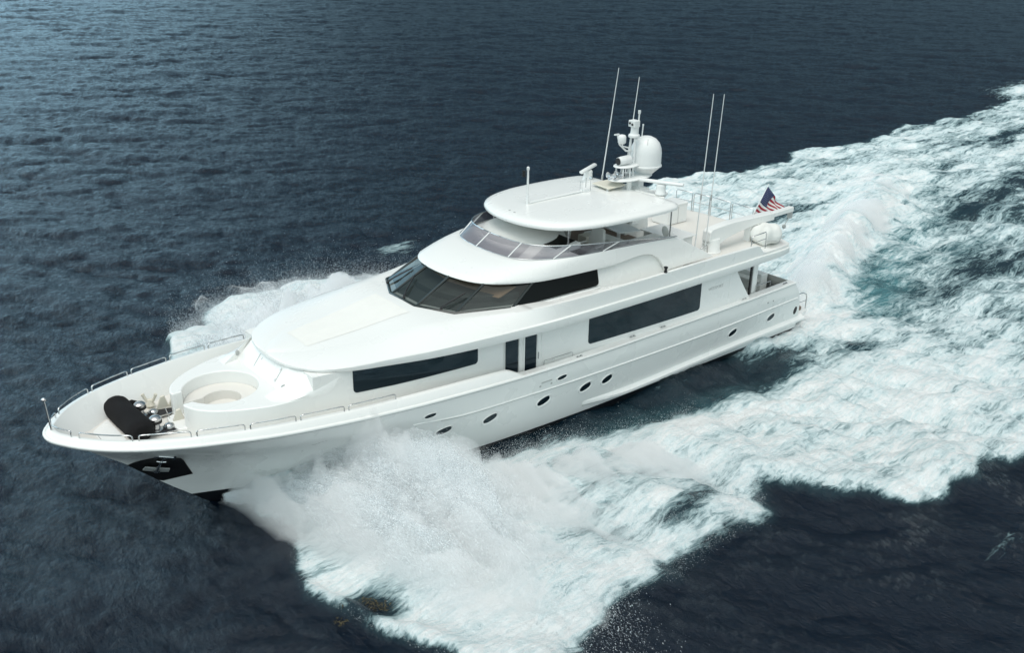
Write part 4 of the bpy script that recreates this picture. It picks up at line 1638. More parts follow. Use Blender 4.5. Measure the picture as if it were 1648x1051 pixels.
box = thing('deck_locker', 'white two-door deck locker standing on the boat deck behind the hardtop', 'locker', (29.0, 1.7, 5.06))
b = MB()
b.box((29.0, 1.75, 5.52), (1.35, .95, .88))
b.build('body', GEL, box, bevel=.03)
b = MB()
b.box((29.0, 1.75, 5.99), (1.4, 1.0, .12))
b.build('lid', GEL, box, bevel=.05)
b = MB()
b.box((29.05, 1.268, 5.5), (.015, .012, .8))
b.build('door_seam', GREYM, box)

# ------------------------------------------------------------------ ensign
FB, FT = Vector((32.0, -.6, 5.0)), Vector((33.2, -.6, 6.68))
b = MB()
b.tube([FB, FT], [.028, .018], 8)
b.lathe([(0, 0), (.03, .02), (.03, .05), (0, .07)], FT, n=8)
b.build('flagstaff', ALU, yacht, smooth=60)
flag = thing('flag', 'american flag with stars and stripes flying from the stern staff', 'flag', tuple(FB))
hA, hB = FB.lerp(FT, .97), FB.lerp(FT, .22)        # top and bottom of the hoist


def fpt(u, v):
    """u along the fly, v from top stripe (0) to bottom (1)"""
    h = hA.lerp(hB, v)
    top = Vector((1.02, -.30, -1.18))
    bot = Vector((1.30, -.10, -.42))
    d = top.lerp(bot, v)
    w = .10 * u * math.sin(7.5 * u + 5.0 * v) + .05 * u * math.sin(15 * u - 9 * v + 1)
    return h + d * (u ** .96) + Vector((.35, -1, .1)).normalized() * w * 1.3 - Vector((0, 0, 1)) * .10 * math.sin(math.pi * u) * v


FRED = mat('flag_red', (0.32, 0.012, 0.03), 0.85, var=.1)
FWHT = mat('flag_white', (0.72, 0.70, 0.68), 0.85)
FBLU = mat('flag_blue', (0.012, 0.022, 0.10), 0.85, var=.1)
b = MB()
NU, NV = 40, 26
g = [[fpt(u, v) for u in np.linspace(0, 1, NU + 1)] for v in np.linspace(0, 1, NV + 1)]
n0 = b.add([q_ for r_ in g for q_ in r_])
for j in range(NV):
    for i in range(NU):
        b.mi = 2 if (i < 16 and j < 14) else (0 if (j // 2) % 2 == 0 else 1)
        k = n0 + j * (NU + 1) + i
        b.face((k, k + 1, k + NU + 2, k + NU + 1))
cl = b.build('cloth', [FRED, FWHT, FBLU], flag, smooth=60)
b = MB()
for r_ in range(9):
    cnt = 6 if r_ % 2 == 0 else 5
    for c_ in range(cnt):
        u = .4 * (2 * c_ + (1 if r_ % 2 == 0 else 2)) / 12
        v = .5385 * (r_ + 1) / 10
        for sgn in (-1, 1):
            pts = []
            for k in range(10):
                a = math.pi / 2 + k * math.pi / 5
                rr_ = .017 if k % 2 == 0 else .007
                pts.append(fpt(u + rr_ * math.cos(a) * .66, v - rr_ * math.sin(a)) + Vector((.2, sgn * .006, 0)) * (.03 if sgn else 0) + Vector((0, sgn * .005, 0)))
            b.poly(pts)
b.build('stars', FWHT, cl)

# ------------------------------------------------------------------ sea: wind waves + bow wave + wake, one displaced sheet
def patch(L, N, seed, wind, V, lmin, lmax, amp):
    g = np.random.default_rng(seed)
    k1 = 2 * np.pi * np.fft.fftfreq(N, L / N)
    kx_, ky_ = np.meshgrid(k1, k1, indexing='ij')
    kk = np.hypot(kx_, ky_)
    kk[0, 0] = 1e-6
    Lp = V * V / 9.81
    cosf = (kx_ * math.cos(wind) + ky_ * math.sin(wind)) / kk
    P = np.exp(-1 / (kk * Lp) ** 2) / kk ** 4 * (0.12 + 0.88 * np.abs(cosf) ** 4) * np.where(cosf < 0, .35, 1)
    P *= (kk > 2 * np.pi / lmax) * (1 / (1 + (kk / (2 * np.pi / lmin)) ** 6))
    P[0, 0] = 0
    H = (g.normal(size=(N, N)) + 1j * g.normal(size=(N, N))) * np.sqrt(P)
    h = np.real(np.fft.ifft2(H))
    s = amp / h.std()
    dx = np.real(np.fft.ifft2(-1j * kx_ / kk * H)) * s
    dy = np.real(np.fft.ifft2(-1j * ky_ / kk * H)) * s
    return L, N, h * s, dx, dy


def samp(p, x, y, rot):
    L, N, *A = p
    c, s = math.cos(rot), math.sin(rot)
    u, v = (x * c - y * s) / L * N, (x * s + y * c) / L * N
    i, j = np.floor(u).astype(int), np.floor(v).astype(int)
    fu, fv = u - i, v - j
    i0, i1, j0, j1 = i % N, (i + 1) % N, j % N, (j + 1) % N
    r_ = [a[i0, j0] * (1 - fu) * (1 - fv) + a[i1, j0] * fu * (1 - fv) + a[i0, j1] * (1 - fu) * fv + a[i1, j1] * fu * fv for a in A]
    h, dx, dy = r_
    return h, dx * c + dy * s, -dx * s + dy * c


WIND = R(50)
PA = patch(71.0, 640, 11, WIND, 3.6, .30, 14, .105)
PB = patch(21.3, 512, 12, WIND + .25, 2.0, .10, 2.4, .026)
PC = patch(61.0, 512, 13, 0.6, 4.5, .35, 8, .17)          # churned water inside the wake


def sst(x, a, b):
    t = np.clip((x - a) / (b - a), 0, 1)
    return t * t * (3 - 2 * t)


def vnoise(x, y, s, seed):
    p = NP[seed]
    h, _, _ = samp(p, x * s, y * s, .3 + seed)
    return h


NP = [(64.0, 64, np.random.default_rng(40 + i).normal(size=(64, 64)),) * 1 + (np.zeros((64, 64)), np.zeros((64, 64))) for i in range(6)]


def fbm(x, y, s, seed, o=4):
    r_ = 0
    a = 1
    for i in range(o):
        r_ = r_ + a * vnoise(x + 17.3 * i, y - 9.1 * i, s, (seed + i) % 6)
        s *= 2.1
        a *= .55
    return r_


yOutP = pch([(4.2, 6.5), (4.9, 8.0), (5.6, 10.4), (6.6, 12.8), (8, 14.4), (9.3, 14.1), (10.5, 13.4), (13, 12.6), (17, 12.9), (19.0, 12.6), (20.3, 12.0), (21.4, 12.9), (22.6, 14.4), (24, 15.6), (26.3, 16.1), (28, 15.3), (30, 16.2), (40, 17.6), (60, 18.6), (110, 19.8), (200, 24)])
yOutS = pch([(4.5, 6.0), (5.2, 8.5), (6.5, 11.5), (8.5, 14.0), (12, 16.2), (16, 17.0), (19, 16.0), (24, 14.6), (35, 17.0), (48, 20.2), (52, 20.0), (56, 18.6), (61, 18.8), (65, 20.6), (70, 19.6), (80, 20.0), (92, 19.5), (100, 20.5), (120, 22.5), (200, 28)])
yWl = pch([(3.9, 0), (5, .4), (6, .9), (8, 1.8), (10, 2.55), (13, 3.2), (18, 3.5), (33, 3.5)])


def ell(x, y, cx, cy, rx, ry, rot=0.0):
    c, s = math.cos(rot), math.sin(rot)
    u, v = ((x - cx) * c + (y - cy) * s) / rx, (-(x - cx) * s + (y - cy) * c) / ry
    return np.exp(-(u * u + v * v))


def polyline_d(x, y, pts):
    """signed distance (left +) and position along a polyline"""
    best = np.full(x.shape, 1e9)
    sg = np.zeros(x.shape)
    pos = np.zeros(x.shape)
    acc = 0
    for (ax, ay), (bx, by) in zip(pts[:-1], pts[1:]):
        L = math.hypot(bx - ax, by - ay)
        t = np.clip(((x - ax) * (bx - ax) + (y - ay) * (by - ay)) / L / L, 0, 1)
        dx, dy = x - ax - t * (bx - ax), y - ay - t * (by - ay)
        d = np.hypot(dx, dy)
        k = d < best
        best = np.where(k, d, best)
        sg = np.where(k, np.sign((bx - ax) * dy - (by - ay) * dx), sg)
        pos = np.where(k, acc + t * L, pos)
        acc += L
    return best * sg, pos


def wake(x, y):
    """foam density, aeration (teal), churn, extra height"""
    port = y < 0
    a = np.abs(y)
    wob = .55 * fbm(x, y, .45, 0, 4) * .5 + .9 * fbm(x, y, .16, 3, 2) * .35
    yo = np.where(port, yOutP(x), yOutS(x)) + wob
    lead = np.where(port, 5.6 - .14 * np.clip(a - .5, 0, 9), 5.6 + .24 * np.clip(a - 2, 0, 14)) + .3 * fbm(x, y, .6, 1, 3) * .6
    edge = sst(yo - a, -.15, .7) * sst(x - lead, -.1, .5)
    hb = np.where((x > 3.9) & (x < 33), yWl(x), 0)
    d = a - hb                                       # distance from the hull side
    farx = sst(x, 28, 75)
    dens = edge * (.98 - .21 * farx)
    # band structure: clear strip along the quarter, heavier outer foam
    strip = sst(x, 10.8, 12.5) * (1 - sst(x, 26, 30)) * (1 - sst(d + .35 * fbm(x, y, .5, 2, 3), np.interp(x, [11, 16, 20], [.2, .8, 1.3]), np.interp(x, [11, 16, 20], [1.0, 1.9, 2.7]))) * (d > -1)
    dens = dens * (1 - .78 * strip)
    bowgap = port * sst(x, 4.5, 6) * (1 - sst(x, 10, 14)) * (1 - sst(d, 4.5, 7.5))
    dens = dens * (1 - .18 * bowgap)
    inner = sst(x, 33, 40) * sst(7.0 + .06 * (x - 33) - np.abs(y + 3.5), -2, 2.5)
    dens = dens * (1 - .15 * inner)
    for cx, cy, rx, ry, k in ((49.5, -4.1, 5.0, 1.3, .5), (33.6, -6.3, 1.9, .9, .62), (36.5, -7.2, 2.2, .7, .35), (58, -5.0, 5, 1.0, .4), (40, 5.5, 4.5, 1.2, .4), (46, 8.8, 5, 1.0, .3),
                              (28.0, -5.4, 3.5, 1.1, .8), (24, -5.0, 3.0, .9, .75), (70, 4.0, 9, 1.2, .35), (75, -6, 9, 1.4, .35), (62, 2.5, 7, 1.0, .4), (20.6, -13.0, .8, 1.4, .8), (5.9, -8.25, .75, .7, .95), (13.5, -9.5, 1.5, .8, .3), (17, -10.8, 1.6, .7, .35), (16, -7.5, 2, .7, .25), (41, -11.0, 4, .8, .3), (52, -10, 5, .8, .3), (85, 12, 8, 1.2, .35)):
        dens = dens * (1 - k * ell(x, y, cx, cy, rx, ry, .12))
    # rooster ridge trailing from the transom
    rd, rp = polyline_d(x, y, [(34.2, -2.2), (38.5, -.6), (44.7, 2.3), (54.9, 6.3), (65, 11.6), (73.4, 16.2)])
    rk = sst(rp, 0, 3) * (1 - .55 * sst(rp, 12, 34)) * (1 - sst(rp, 36, 46))
    ridge = np.exp(-(rd / (1.1 + .03 * rp)) ** 2) * rk
    lee = np.exp(-((rd + 2.6) / 1.9) ** 2) * rk      # port flank of the ridge: smooth aerated face
    dens = np.clip(dens + .5 * ridge - .34 * lee * (1 - sst(rp, 8, 18)), 0, 1)
    stern = ell(x, y, 35.5, -3.0, 3.5, 1.5)
    dens = np.clip(dens + .4 * stern, 0, 1)
    teal = np.clip(lee * 1.1 * (1 - .5 * sst(rp, 16, 36)) + .55 * ell(x, y, 20.5, -6.2, 4, 1.2) + .5 * ell(x, y, 31, -8.2, 4, 1.5) + .45 * ell(x, y, 54, -1.2, 5, 1) + .25 * dens, 0, 1)
    # detached scraps outside
    for cx, cy, rx, ry, k in ((110, 22.5, 9.0, 3.4, .95), (24.5, 18.6, 2.3, 1.2, .62), (24.0, -18.2, 2.2, .9, .42), (-3.2, -6.2, 1.6, .5, .38), (104, 20, 7, 1, .5), (23.5, -20, 1.2, .6, .3)):
        dens = np.maximum(dens, k * ell(x, y, cx, cy, rx, ry, .25))
    # heights
    h = np.zeros_like(x)
    run = sst(x, 5.0, 8.5) * (1 - sst(x, 11.5, 19)) * (1 - sst(x, 10.5, 13) * (1 - sst(d, 1.0, 2.6)))
    side_ = np.where(port, 1.0, .45)
    h += side_ * 1.15 * run * np.exp(-((d - 1.6) / 1.7) ** 2) + .55 * sst(x, 4.6, 6) * (1 - sst(x, 7, 12)) * np.exp(-(d / 1.0) ** 2)
    h += .30 * edge * np.exp(-((yo - a - 1.2) / 1.1) ** 2) * (1 - .75 * sst(x, 25, 60))
    h += side_ * .45 * sst(x, 6, 9) * (1 - sst(x, 18, 30)) * edge * np.exp(-((d - 5) / 3.0) ** 2)
    h += .22 * sst(x, 17, 22) * (1 - sst(x, 33, 35)) * np.exp(-(d / .9) ** 2) - .12 * strip * np.exp(-((d - 1.8) / .8) ** 2)
    h += 1.5 * ridge * (1 - .35 * sst(rp, 16, 36)) - .45 * np.exp(-((rd + 5.2) / 2.0) ** 2) * rk
    h += .35 * ell(x, y, 33.3, -3.7, 2.2, 1.2) - .5 * ell(x, y, 34.8, 1.0, 1.6, 2.6) + .6 * ell(x, y, 110, 23.0, 7, 1.8)
    churn = np.clip(edge, 0, 1) * (1 - .3 * farx)
    return dens, teal, churn, h


def axis_(fine0, fine1, step, neg, mid_, pos, g):
    a = list(np.arange(fine0, fine1, step))
    s, x = step, a[-1]
    while x < pos:
        s *= 1 + (g if x < mid_ else .12)
        x += s
        a.append(x)
    s, x = step, a[0]
    b_ = []
    while x > neg:
        s *= 1.04
        x -= s
        b_.append(x)
    return np.array(b_[::-1] + a)


GX = axis_(-8, 62, .16, -4000, 275, 6000, .0042)
GY = axis_(-22, 26, .15, -3000, 245, 6000, .0042)
X, Y = np.meshgrid(GX, GY, indexing='ij')
shape = X.shape
x, y = X.ravel(), Y.ravel()
inside = (x > 0) & (x < 260) & (abs(y) < 40)
dens = np.zeros(x.shape)
teal = np.zeros(x.shape)
churn = np.zeros(x.shape)
hh = np.zeros(x.shape)
dens[inside], teal[inside], churn[inside], hh[inside] = wake(x[inside], y[inside])
fade = 1 - sst(np.hypot(x, y), 300, 900)
h1, dx1, dy1 = samp(PA, x, y, 0.0)
h2, dx2, dy2 = samp(PB, x, y, 0.35)
h1b, dx1b, dy1b = samp(PA, x + 31, y - 57, 0.5)
gain = .78 + .22 * np.clip(fbm(x, y, .05, 5, 2) * .6, -1, 1.2)
calm = 1 - .35 * churn
z = ((h1 * .8 + h1b * .6) * gain + h2) * fade * calm
dx = ((dx1 * .8 + dx1b * .6) * gain + dx2) * fade * calm * 1.5
dy = ((dy1 * .8 + dy1b * .6) * gain + dy2) * fade * calm * 1.5
h3, dx3, dy3 = samp(PC, x, y, 0.2)
froth = (.05 * fbm(x, y, 2.4, 2, 3) + .09 * fbm(x * .7, y, .9, 4, 3)) * (.45 + .55 * sst(x, 14, 24))
z += churn * (h3 * .8 + froth * dens) + hh + .1
dx += churn * dx3 * .7
dy += churn * dy3 * .7
V = np.stack([x + dx, y + dy, z], 1).astype(np.float32)
n0, n1 = shape
idx = np.arange(n0 * n1).reshape(n0, n1)
F = np.stack([idx[:-1, :-1], idx[1:, :-1], idx[1:, 1:], idx[:-1, 1:]], -1).reshape(-1, 4).astype(np.int32)


def npmesh(name, V, F, attrs, m, smooth=True):
    me = bpy.data.meshes.new(name)
    k = F.shape[1]
    me.vertices.add(len(V))
    me.vertices.foreach_set('co', V.astype(np.float32).ravel())
    me.loops.add(F.size)
    me.loops.foreach_set('vertex_index', F.astype(np.int32).ravel())
    me.polygons.add(len(F))
    me.polygons.foreach_set('loop_start', np.arange(0, F.size, k, dtype=np.int32))
    me.polygons.foreach_set('loop_total', np.full(len(F), k, dtype=np.int32))
    me.update(calc_edges=True)
    if smooth:
        me.polygons.foreach_set('use_smooth', np.ones(len(F), dtype=bool))
    for nme, arr in attrs.items():
        at_ = me.attributes.new(nme, 'FLOAT', 'POINT')
        at_.data.foreach_set('value', arr.astype(np.float32))
    me.materials.append(m)
    o = bpy.data.objects.new(name, me)
    COL.objects.link(o)
    return o


def watermat():
    m = bpy.data.materials.new('sea_water')
    m.use_nodes = True
    t = m.node_tree
    N = t.nodes.new
    L = t.links.new
    b = t.nodes['Principled BSDF']
    geo = N('ShaderNodeNewGeometry')

    def attr(n):
        a = N('ShaderNodeAttribute')
        a.attribute_name = n
        return a.outputs['Fac']

    def math_(op, a, b_, c=None):
        k = N('ShaderNodeMath')
        k.operation = op
        for i, q in enumerate((a, b_, c)):
            if q is None:
                continue
            if isinstance(q, (int, float)):
                k.inputs[i].default_value = q
            else:
                L(q, k.inputs[i])
        return k.outputs[0]

    def noise(scale, detail, rough, vec, dist=0.0):
        n = N('ShaderNodeTexNoise')
        n.inputs['Scale'].default_value = scale
        n.inputs['Detail'].default_value = detail
        n.inputs['Roughness'].default_value = rough
        n.inputs['Distortion'].default_value = dist
        L(vec, n.inputs['Vector'])
        return n.outputs['Fac']

    mp = N('ShaderNodeMapping')                        # foam is drawn out along the wake
    mp.inputs['Scale'].default_value = (0.34, 1.45, 1.0)
    mp.inputs['Rotation'].default_value = (0, 0, R(-6))
    L(geo.outputs['Position'], mp.inputs['Vector'])
    vec = mp.outputs['Vector']
    n1_ = noise(.75, 9, .66, vec, .35)
    n2_ = noise(5.0, 6, .7, vec, .6)
    # lace: ridged noise gives thin foam threads around dark cells
    n3_ = noise(1.7, 5, .6, vec, 1.1)
    rid = math_('SUBTRACT', 1.0, math_('MULTIPLY', math_('ABSOLUTE', math_('SUBTRACT', n3_, .5), 0), 9.0))
    rid = math_('MAXIMUM', rid, 0.0)
    foam = attr('foam')
    n0_ = noise(.22, 4, .55, vec, .5)
    val = math_('ADD', math_('ADD', math_('MULTIPLY', n1_, 1.7), math_('MULTIPLY', n2_, .7)), math_('MULTIPLY', rid, .25))
    val = math_('ADD', val, math_('MULTIPLY_ADD', n0_, 1.0, -.70))
    # val is centred near 1.08; threshold moves with density
    thr = math_('MULTIPLY_ADD', foam, -1.30, 1.86)
    mk = N('ShaderNodeMapRange')
    mk.interpolation_type = 'SMOOTHSTEP'
    mk.inputs['From Min'].default_value = -.22
    mk.inputs['From Max'].default_value = .38
    L(math_('SUBTRACT', val, thr), mk.inputs['Value'])
    has = N('ShaderNodeMapRange')
    has.inputs['From Min'].default_value = .03
    has.inputs['From Max'].default_value = .15
    L(foam, has.inputs['Value'])
    mask = math_('MULTIPLY', mk.outputs[0], has.outputs[0])
    # body colour: deep blue, teal where full of air
    mx = N('ShaderNodeMixRGB')
    mx.inputs[1].default_value = (0.0009, 0.0065, 0.0160, 1)
    mx.inputs[2].default_value = (0.10, 0.29, 0.32, 1)
    L(math_('MULTIPLY', attr('aeration'), math_('MULTIPLY_ADD', n1_, 2.2, -.45)), mx.inputs[0])
    fo = N('ShaderNodeMixRGB')
    fc = N('ShaderNodeMixRGB')                         # thin foam lets the green water show, thick foam is white
    fc.inputs[1].default_value = (0.42, 0.62, 0.66, 1)
    fc.inputs[2].default_value = (0.84, 0.86, 0.86, 1)
    th_ = N('ShaderNodeMapRange')
    th_.inputs['From Min'].default_value = .0
    th_.inputs['From Max'].default_value = .75
    L(math_('SUBTRACT', val, thr), th_.inputs['Value'])
    L(th_.outputs[0], fc.inputs[0])
    L(fc.outputs[0], fo.inputs[2])
    L(mask, fo.inputs[0])
    L(mx.outputs[0], fo.inputs[1])
    L(fo.outputs[0], b.inputs['Base Color'])
    b.inputs['IOR'].default_value = 1.333
    rg = N('ShaderNodeMapRange')
    rg.inputs['To Min'].default_value = .09
    rg.inputs['To Max'].default_value = .8
    L(mask, rg.inputs['Value'])
    L(rg.outputs[0], b.inputs['Roughness'])
    sp = N('ShaderNodeMapRange')
    sp.inputs['To Min'].default_value = .5
    sp.inputs['To Max'].default_value = .1
    L(mask, sp.inputs['Value'])
    L(sp.outputs[0], b.inputs['Specular IOR Level'])
    # capillary ripples and froth relief
    mp2 = N('ShaderNodeMapping')
    mp2.inputs['Rotation'].default_value = (0, 0, R(-50))
    mp2.inputs['Scale'].default_value = (1.6, .8, 1)
    L(geo.outputs['Position'], mp2.inputs['Vector'])
    w1 = noise(2.6, 8, .68, mp2.outputs['Vector'], .4)
    bp = N('ShaderNodeBump')
    bp.inputs['Strength'].default_value = .75
    bp.inputs['Distance'].default_value = .22
    L(w1, bp.inputs['Height'])
    bp2 = N('ShaderNodeBump')
    bp2.inputs['Strength'].default_value = .8
    bp2.inputs['Distance'].default_value = .10
    L(math_('MULTIPLY', mask, math_('ADD', n2_, .4)), bp2.inputs['Height'])
    L(bp.outputs[0], bp2.inputs['Normal'])
    L(bp2.outputs[0], b.inputs['Normal'])
    return m


sea = npmesh('water', V, F, {'foam': dens, 'aeration': teal}, watermat())
sea['kind'] = 'structure'
del V, F

# ------------------------------------------------------------------ spray: clouds of small drops thrown off the bow
def spraymat():
    m = bpy.data.materials.new('spray_white')
    m.use_nodes = True
    t = m.node_tree
    t.nodes.clear()
    o = t.nodes.new('ShaderNodeOutputMaterial')
    d = t.nodes.new('ShaderNodeBsdfDiffuse')
    d.inputs['Color'].default_value = (0.93, 0.96, 0.975, 1)
    tr = t.nodes.new('ShaderNodeBsdfTranslucent')
    tr.inputs['Color'].default_value = (0.93, 0.96, 0.975, 1)
    mx = t.nodes.new('ShaderNodeMixShader')
    mx.inputs[0].default_value = .5
    t.links.new(d.outputs[0], mx.inputs[1])
    t.links.new(tr.outputs[0], mx.inputs[2])
    t.links.new(mx.outputs[0], o.inputs['Surface'])
    return m


SPR = spraymat()


def filmmat():
    m = SPR.copy()
    m.name = 'spray_film'
    t = m.node_tree
    N, L = t.nodes.new, t.links.new
    o = [q for q in t.nodes if q.type == 'OUTPUT_MATERIAL'][0]
    white = o.inputs['Surface'].links[0].from_socket
    cmb = N('ShaderNodeCombineXYZ')
    for i, nme in enumerate(('run', 'fly', 'layer')):
        at_ = N('ShaderNodeAttribute')
        at_.attribute_name = nme
        L(at_.outputs['Fac'], cmb.inputs[i])
    fd = N('ShaderNodeAttribute')
    fd.attribute_name = 'cover'
    mp = N('ShaderNodeMapping')
    mp.inputs['Scale'].default_value = (3.2, 1.0, 9.7)
    L(cmb.outputs[0], mp.inputs['Vector'])
    n1_ = N('ShaderNodeTexNoise')
    n1_.inputs['Scale'].default_value = 1.0
    n1_.inputs['Detail'].default_value = 8
    n1_.inputs['Roughness'].default_value = .80
    n1_.inputs['Distortion'].default_value = .5
    L(mp.outputs[0], n1_.inputs['Vector'])
    sb = N('ShaderNodeMath')
    sb.operation = 'ADD'
    L(n1_.outputs['Fac'], sb.inputs[0])
    L(fd.outputs['Fac'], sb.inputs[1])
    mr = N('ShaderNodeMapRange')
    mr.interpolation_type = 'SMOOTHSTEP'
    mr.inputs['From Min'].default_value = .90
    mr.inputs['From Max'].default_value = 1.46
    mr.inputs['To Max'].default_value = .93
    L(sb.outputs[0], mr.inputs['Value'])
    tr = N('ShaderNodeBsdfTransparent')
    mx = N('ShaderNodeMixShader')
    L(mr.outputs[0], mx.inputs[0])
    L(tr.outputs[0], mx.inputs[1])
    L(white, mx.inputs[2])
    L(mx.outputs[0], o.inputs['Surface'])
    return m


FILM = filmmat()


def films(side, x0, x1, n_lay, seed, vout, vup, drift, ns=190, nt_=70, cov=.54, rough=.26):
    """layers of torn water film following the same flight as the drops"""
    g = np.random.default_rng(seed)
    VV, FF, A = [], [], {'run': [], 'fly': [], 'layer': [], 'cover': []}
    k0 = 0
    for l in range(n_lay):
        q_ = (l + .5) / n_lay
        fo, fu = .22 + .85 * q_ + g.normal() * .04, .72 + .36 * g.uniform()
        S, T = np.meshgrid(np.linspace(x0, x1, ns), np.linspace(0, 1, nt_), indexing='ij')
        w = sst(S, x0 - .2, x0 + 1.0) * (1 - .7 * sst(S, x1 - 4, x1))
        vo = vout(S) * fo * (1 + .22 * n1d(S + l * .13, seed, 1.1)) * (.3 + .7 * w)
        vu = vup(S) * fu * (1 + .20 * n1d(S + l * .17, seed + 1, 2.0)) * (.3 + .7 * w)
        te = (vu + np.sqrt(vu * vu + 19.6 * .6)) / 9.81
        t = T * te
        a_ = rough * (.15 + t)
        wx, wy, wz = (fbm(S * 1.3 + 7 * l, T * 3 + 3 * l, 1.4, k_, 4) for k_ in (0, 2, 4))
        px = S + drift * t + a_ * wx
        py = yWl(S) - .05 + vo * t + a_ * wy
        pz = .15 + .5 * np.exp(-((S - 9) / 3) ** 2) * (1 - T) + vu * t - 4.9 * t * t + a_ * .7 * wz
        jt = .008 + .02 * np.minimum(t, 1)
        px, py, pz = px + g.normal(size=S.shape) * jt, py + g.normal(size=S.shape) * jt, pz + g.normal(size=S.shape) * jt * .8
        py = np.maximum(py, yWl(np.clip(px, 4, 33)) + .03 + .1 * np.maximum(pz, 0))
        cv = cov * sst(T, -.02, .10) * (1 - .40 * sst(T, .75, 1.0)) * sst(w, .02, .5) - .35 * (1 - sst(T, 0, .06)) - .30 * sst(T, .85, 1.0) - .30 * (1 - sst(S, x0, x0 + 1.3)) - .55 * sst(S, x1 - 2.6, x1)
        VV.append(np.stack([px, side * py, pz], -1).reshape(-1, 3))
        id_ = np.arange(ns * nt_).reshape(ns, nt_) + k0
        qd = np.stack([id_[:-1, :-1], id_[1:, :-1], id_[1:, 1:], id_[:-1, 1:]], -1).reshape(-1, 4)
        FF += [qd[:, [0, 1, 2]], qd[:, [0, 2, 3]]]
        k0 += ns * nt_
        for nme, arr in (('run', S), ('fly', vo * t * .35), ('layer', np.full(S.shape, l + .37 * seed)), ('cover', cv)):
            A[nme].append(arr.ravel())
    return np.concatenate(VV), np.concatenate(FF), {k_: np.concatenate(q_) for k_, q_ in A.items()}


def drops(name, P_, size, vel=None, films=None):
    n = len(P_)
    a = rng.normal(size=(n, 3))
    a /= np.linalg.norm(a, axis=1)[:, None]
    if vel is not None:                                # torn threads of water lie along their flight
        k_ = rng.uniform(size=n) < .6
        vv_ = vel / (np.linalg.norm(vel, axis=1)[:, None] + 1e-6) + a * .25
        a = np.where(k_[:, None], vv_ / np.linalg.norm(vv_, axis=1)[:, None] * rng.uniform(1.2, 4.0, n)[:, None], a)
        a = np.where((np.linalg.norm(vel, axis=1) > .01)[:, None], a, a / np.linalg.norm(a, axis=1)[:, None])
    b_ = rng.normal(size=(n, 3))
    b_ -= a * ((a * b_).sum(1) / (a * a).sum(1))[:, None]
    b_ /= np.linalg.norm(b_, axis=1)[:, None]
    s = size[:, None]
    v = np.stack([P_ + a * s, P_ + (-.5 * a + .87 * b_) * s, P_ + (-.5 * a - .87 * b_) * s], 1).reshape(-1, 3)
    f = np.arange(3 * n).reshape(-1, 3)
    at_ = {}
    if films is not None:                              # thin films of water between the drops
        fv, ff, fa = films
        at_ = {k_: np.concatenate([np.zeros(len(v)), q_]) for k_, q_ in fa.items()}
        f = np.concatenate([f, ff + len(v)])
        v = np.concatenate([v, fv])
    o = npmesh(name, v, f, at_, SPR, smooth=False)
    if films is not None:
        o.data.materials.append(FILM)
        mi_ = np.zeros(len(f), dtype=np.int32)
        mi_[n:] = 1
        o.data.polygons.foreach_set('material_index', mi_)
        sm_ = np.zeros(len(f), dtype=bool)
        sm_[n:] = True
        o.data.polygons.foreach_set('use_smooth', sm_)
    o['kind'] = 'stuff'
    return o


_nt = np.linspace(0, 60, 1200)


def n1d(s, seed, f):
    g = np.random.default_rng(seed)
    r_ = 0
    for k in range(5):
        ph, fr = g.uniform(0, 6.28), f * (1.9 ** k) * g.uniform(.8, 1.2)
        r_ = r_ + np.sin(s * fr + ph) / (1.25 ** k)
    return r_ / 2.2


def sheet(n, side, x0, x1, seed, vout, vup, drift, spread=.34, tmax=1.0, bias=.8):
    """ballistic drops leaving the hull side between x0 and x1"""
    s = rng.uniform(x0, x1, n)
    f1, f2, f3 = n1d(s, seed, 1.1), n1d(s, seed + 1, 2.0), n1d(s, seed + 2, 1.5)
    sheetn = rng.uniform(.35, 1, n) ** .6
    w = sst(s, x0, x0 + 1.2) * (1 - sst(s, x1 - 3, x1) * .6)
    vo = (vout(s) * (1 + .24 * f1)) * sheetn * w
    vu = (vup(s) * (1 + .22 * f2)) * (.75 + .25 * sheetn) * w
    T = 2 * vu / 9.81 + .25
    t = T * rng.uniform(0, 1, n) ** bias * tmax
    jit = spread * (.12 + .9 * t)
    px = s + (drift + .8 * f3) * t + rng.normal(size=n) * jit * 1.1
    py = yWl(s) + .15 + vo * t + rng.normal(size=n) * jit * 1.1
    pz = .35 + .5 * np.exp(-((s - 9) / 3) ** 2) + vu * t - 4.9 * t * t + rng.normal(size=n) * jit * .6
    k = (pz > .05) & (py > yWl(np.clip(px, 4, 33)) + .12 * (pz + .3)) & (rng.uniform(size=n) < .32 + .68 * sst(n1d(s, seed + 7, 2.6) + .5 * n1d(s, seed + 8, 7.0), -.9, .7))
    P_ = np.stack([px, side * py, pz], 1)[k]
    V_ = np.stack([np.full(n, drift), side * vo, vu - 9.81 * t], 1)[k]
    return P_, V_


VOP = pch([(5, 6.0), (6.5, 8.2), (8, 8.6), (10, 7.2), (13, 6.0), (18, 4.0)])
VUP = pch([(5, 2.6), (6.5, 4.4), (8, 5.6), (9.5, 6.6), (11, 5.6), (13, 4.4), (18, 2.4)])
p1, v1 = sheet(700000, -1, 5.2, 12.0, 100, VOP, VUP, 1.4)
p2, v2 = sheet(300000, -1, 7.2, 11.2, 140, lambda s: 2.6 - .35 * abs(s - 9.0), lambda s: 6.3 - 1.0 * abs(s - 9.0), .7, spread=.30, bias=.9)
p5, v5 = sheet(300000, -1, 5.0, 7.0, 160, lambda s: 8.6 + 0 * s, lambda s: 3.6 + 0 * s, .2, spread=.26, bias=.6)


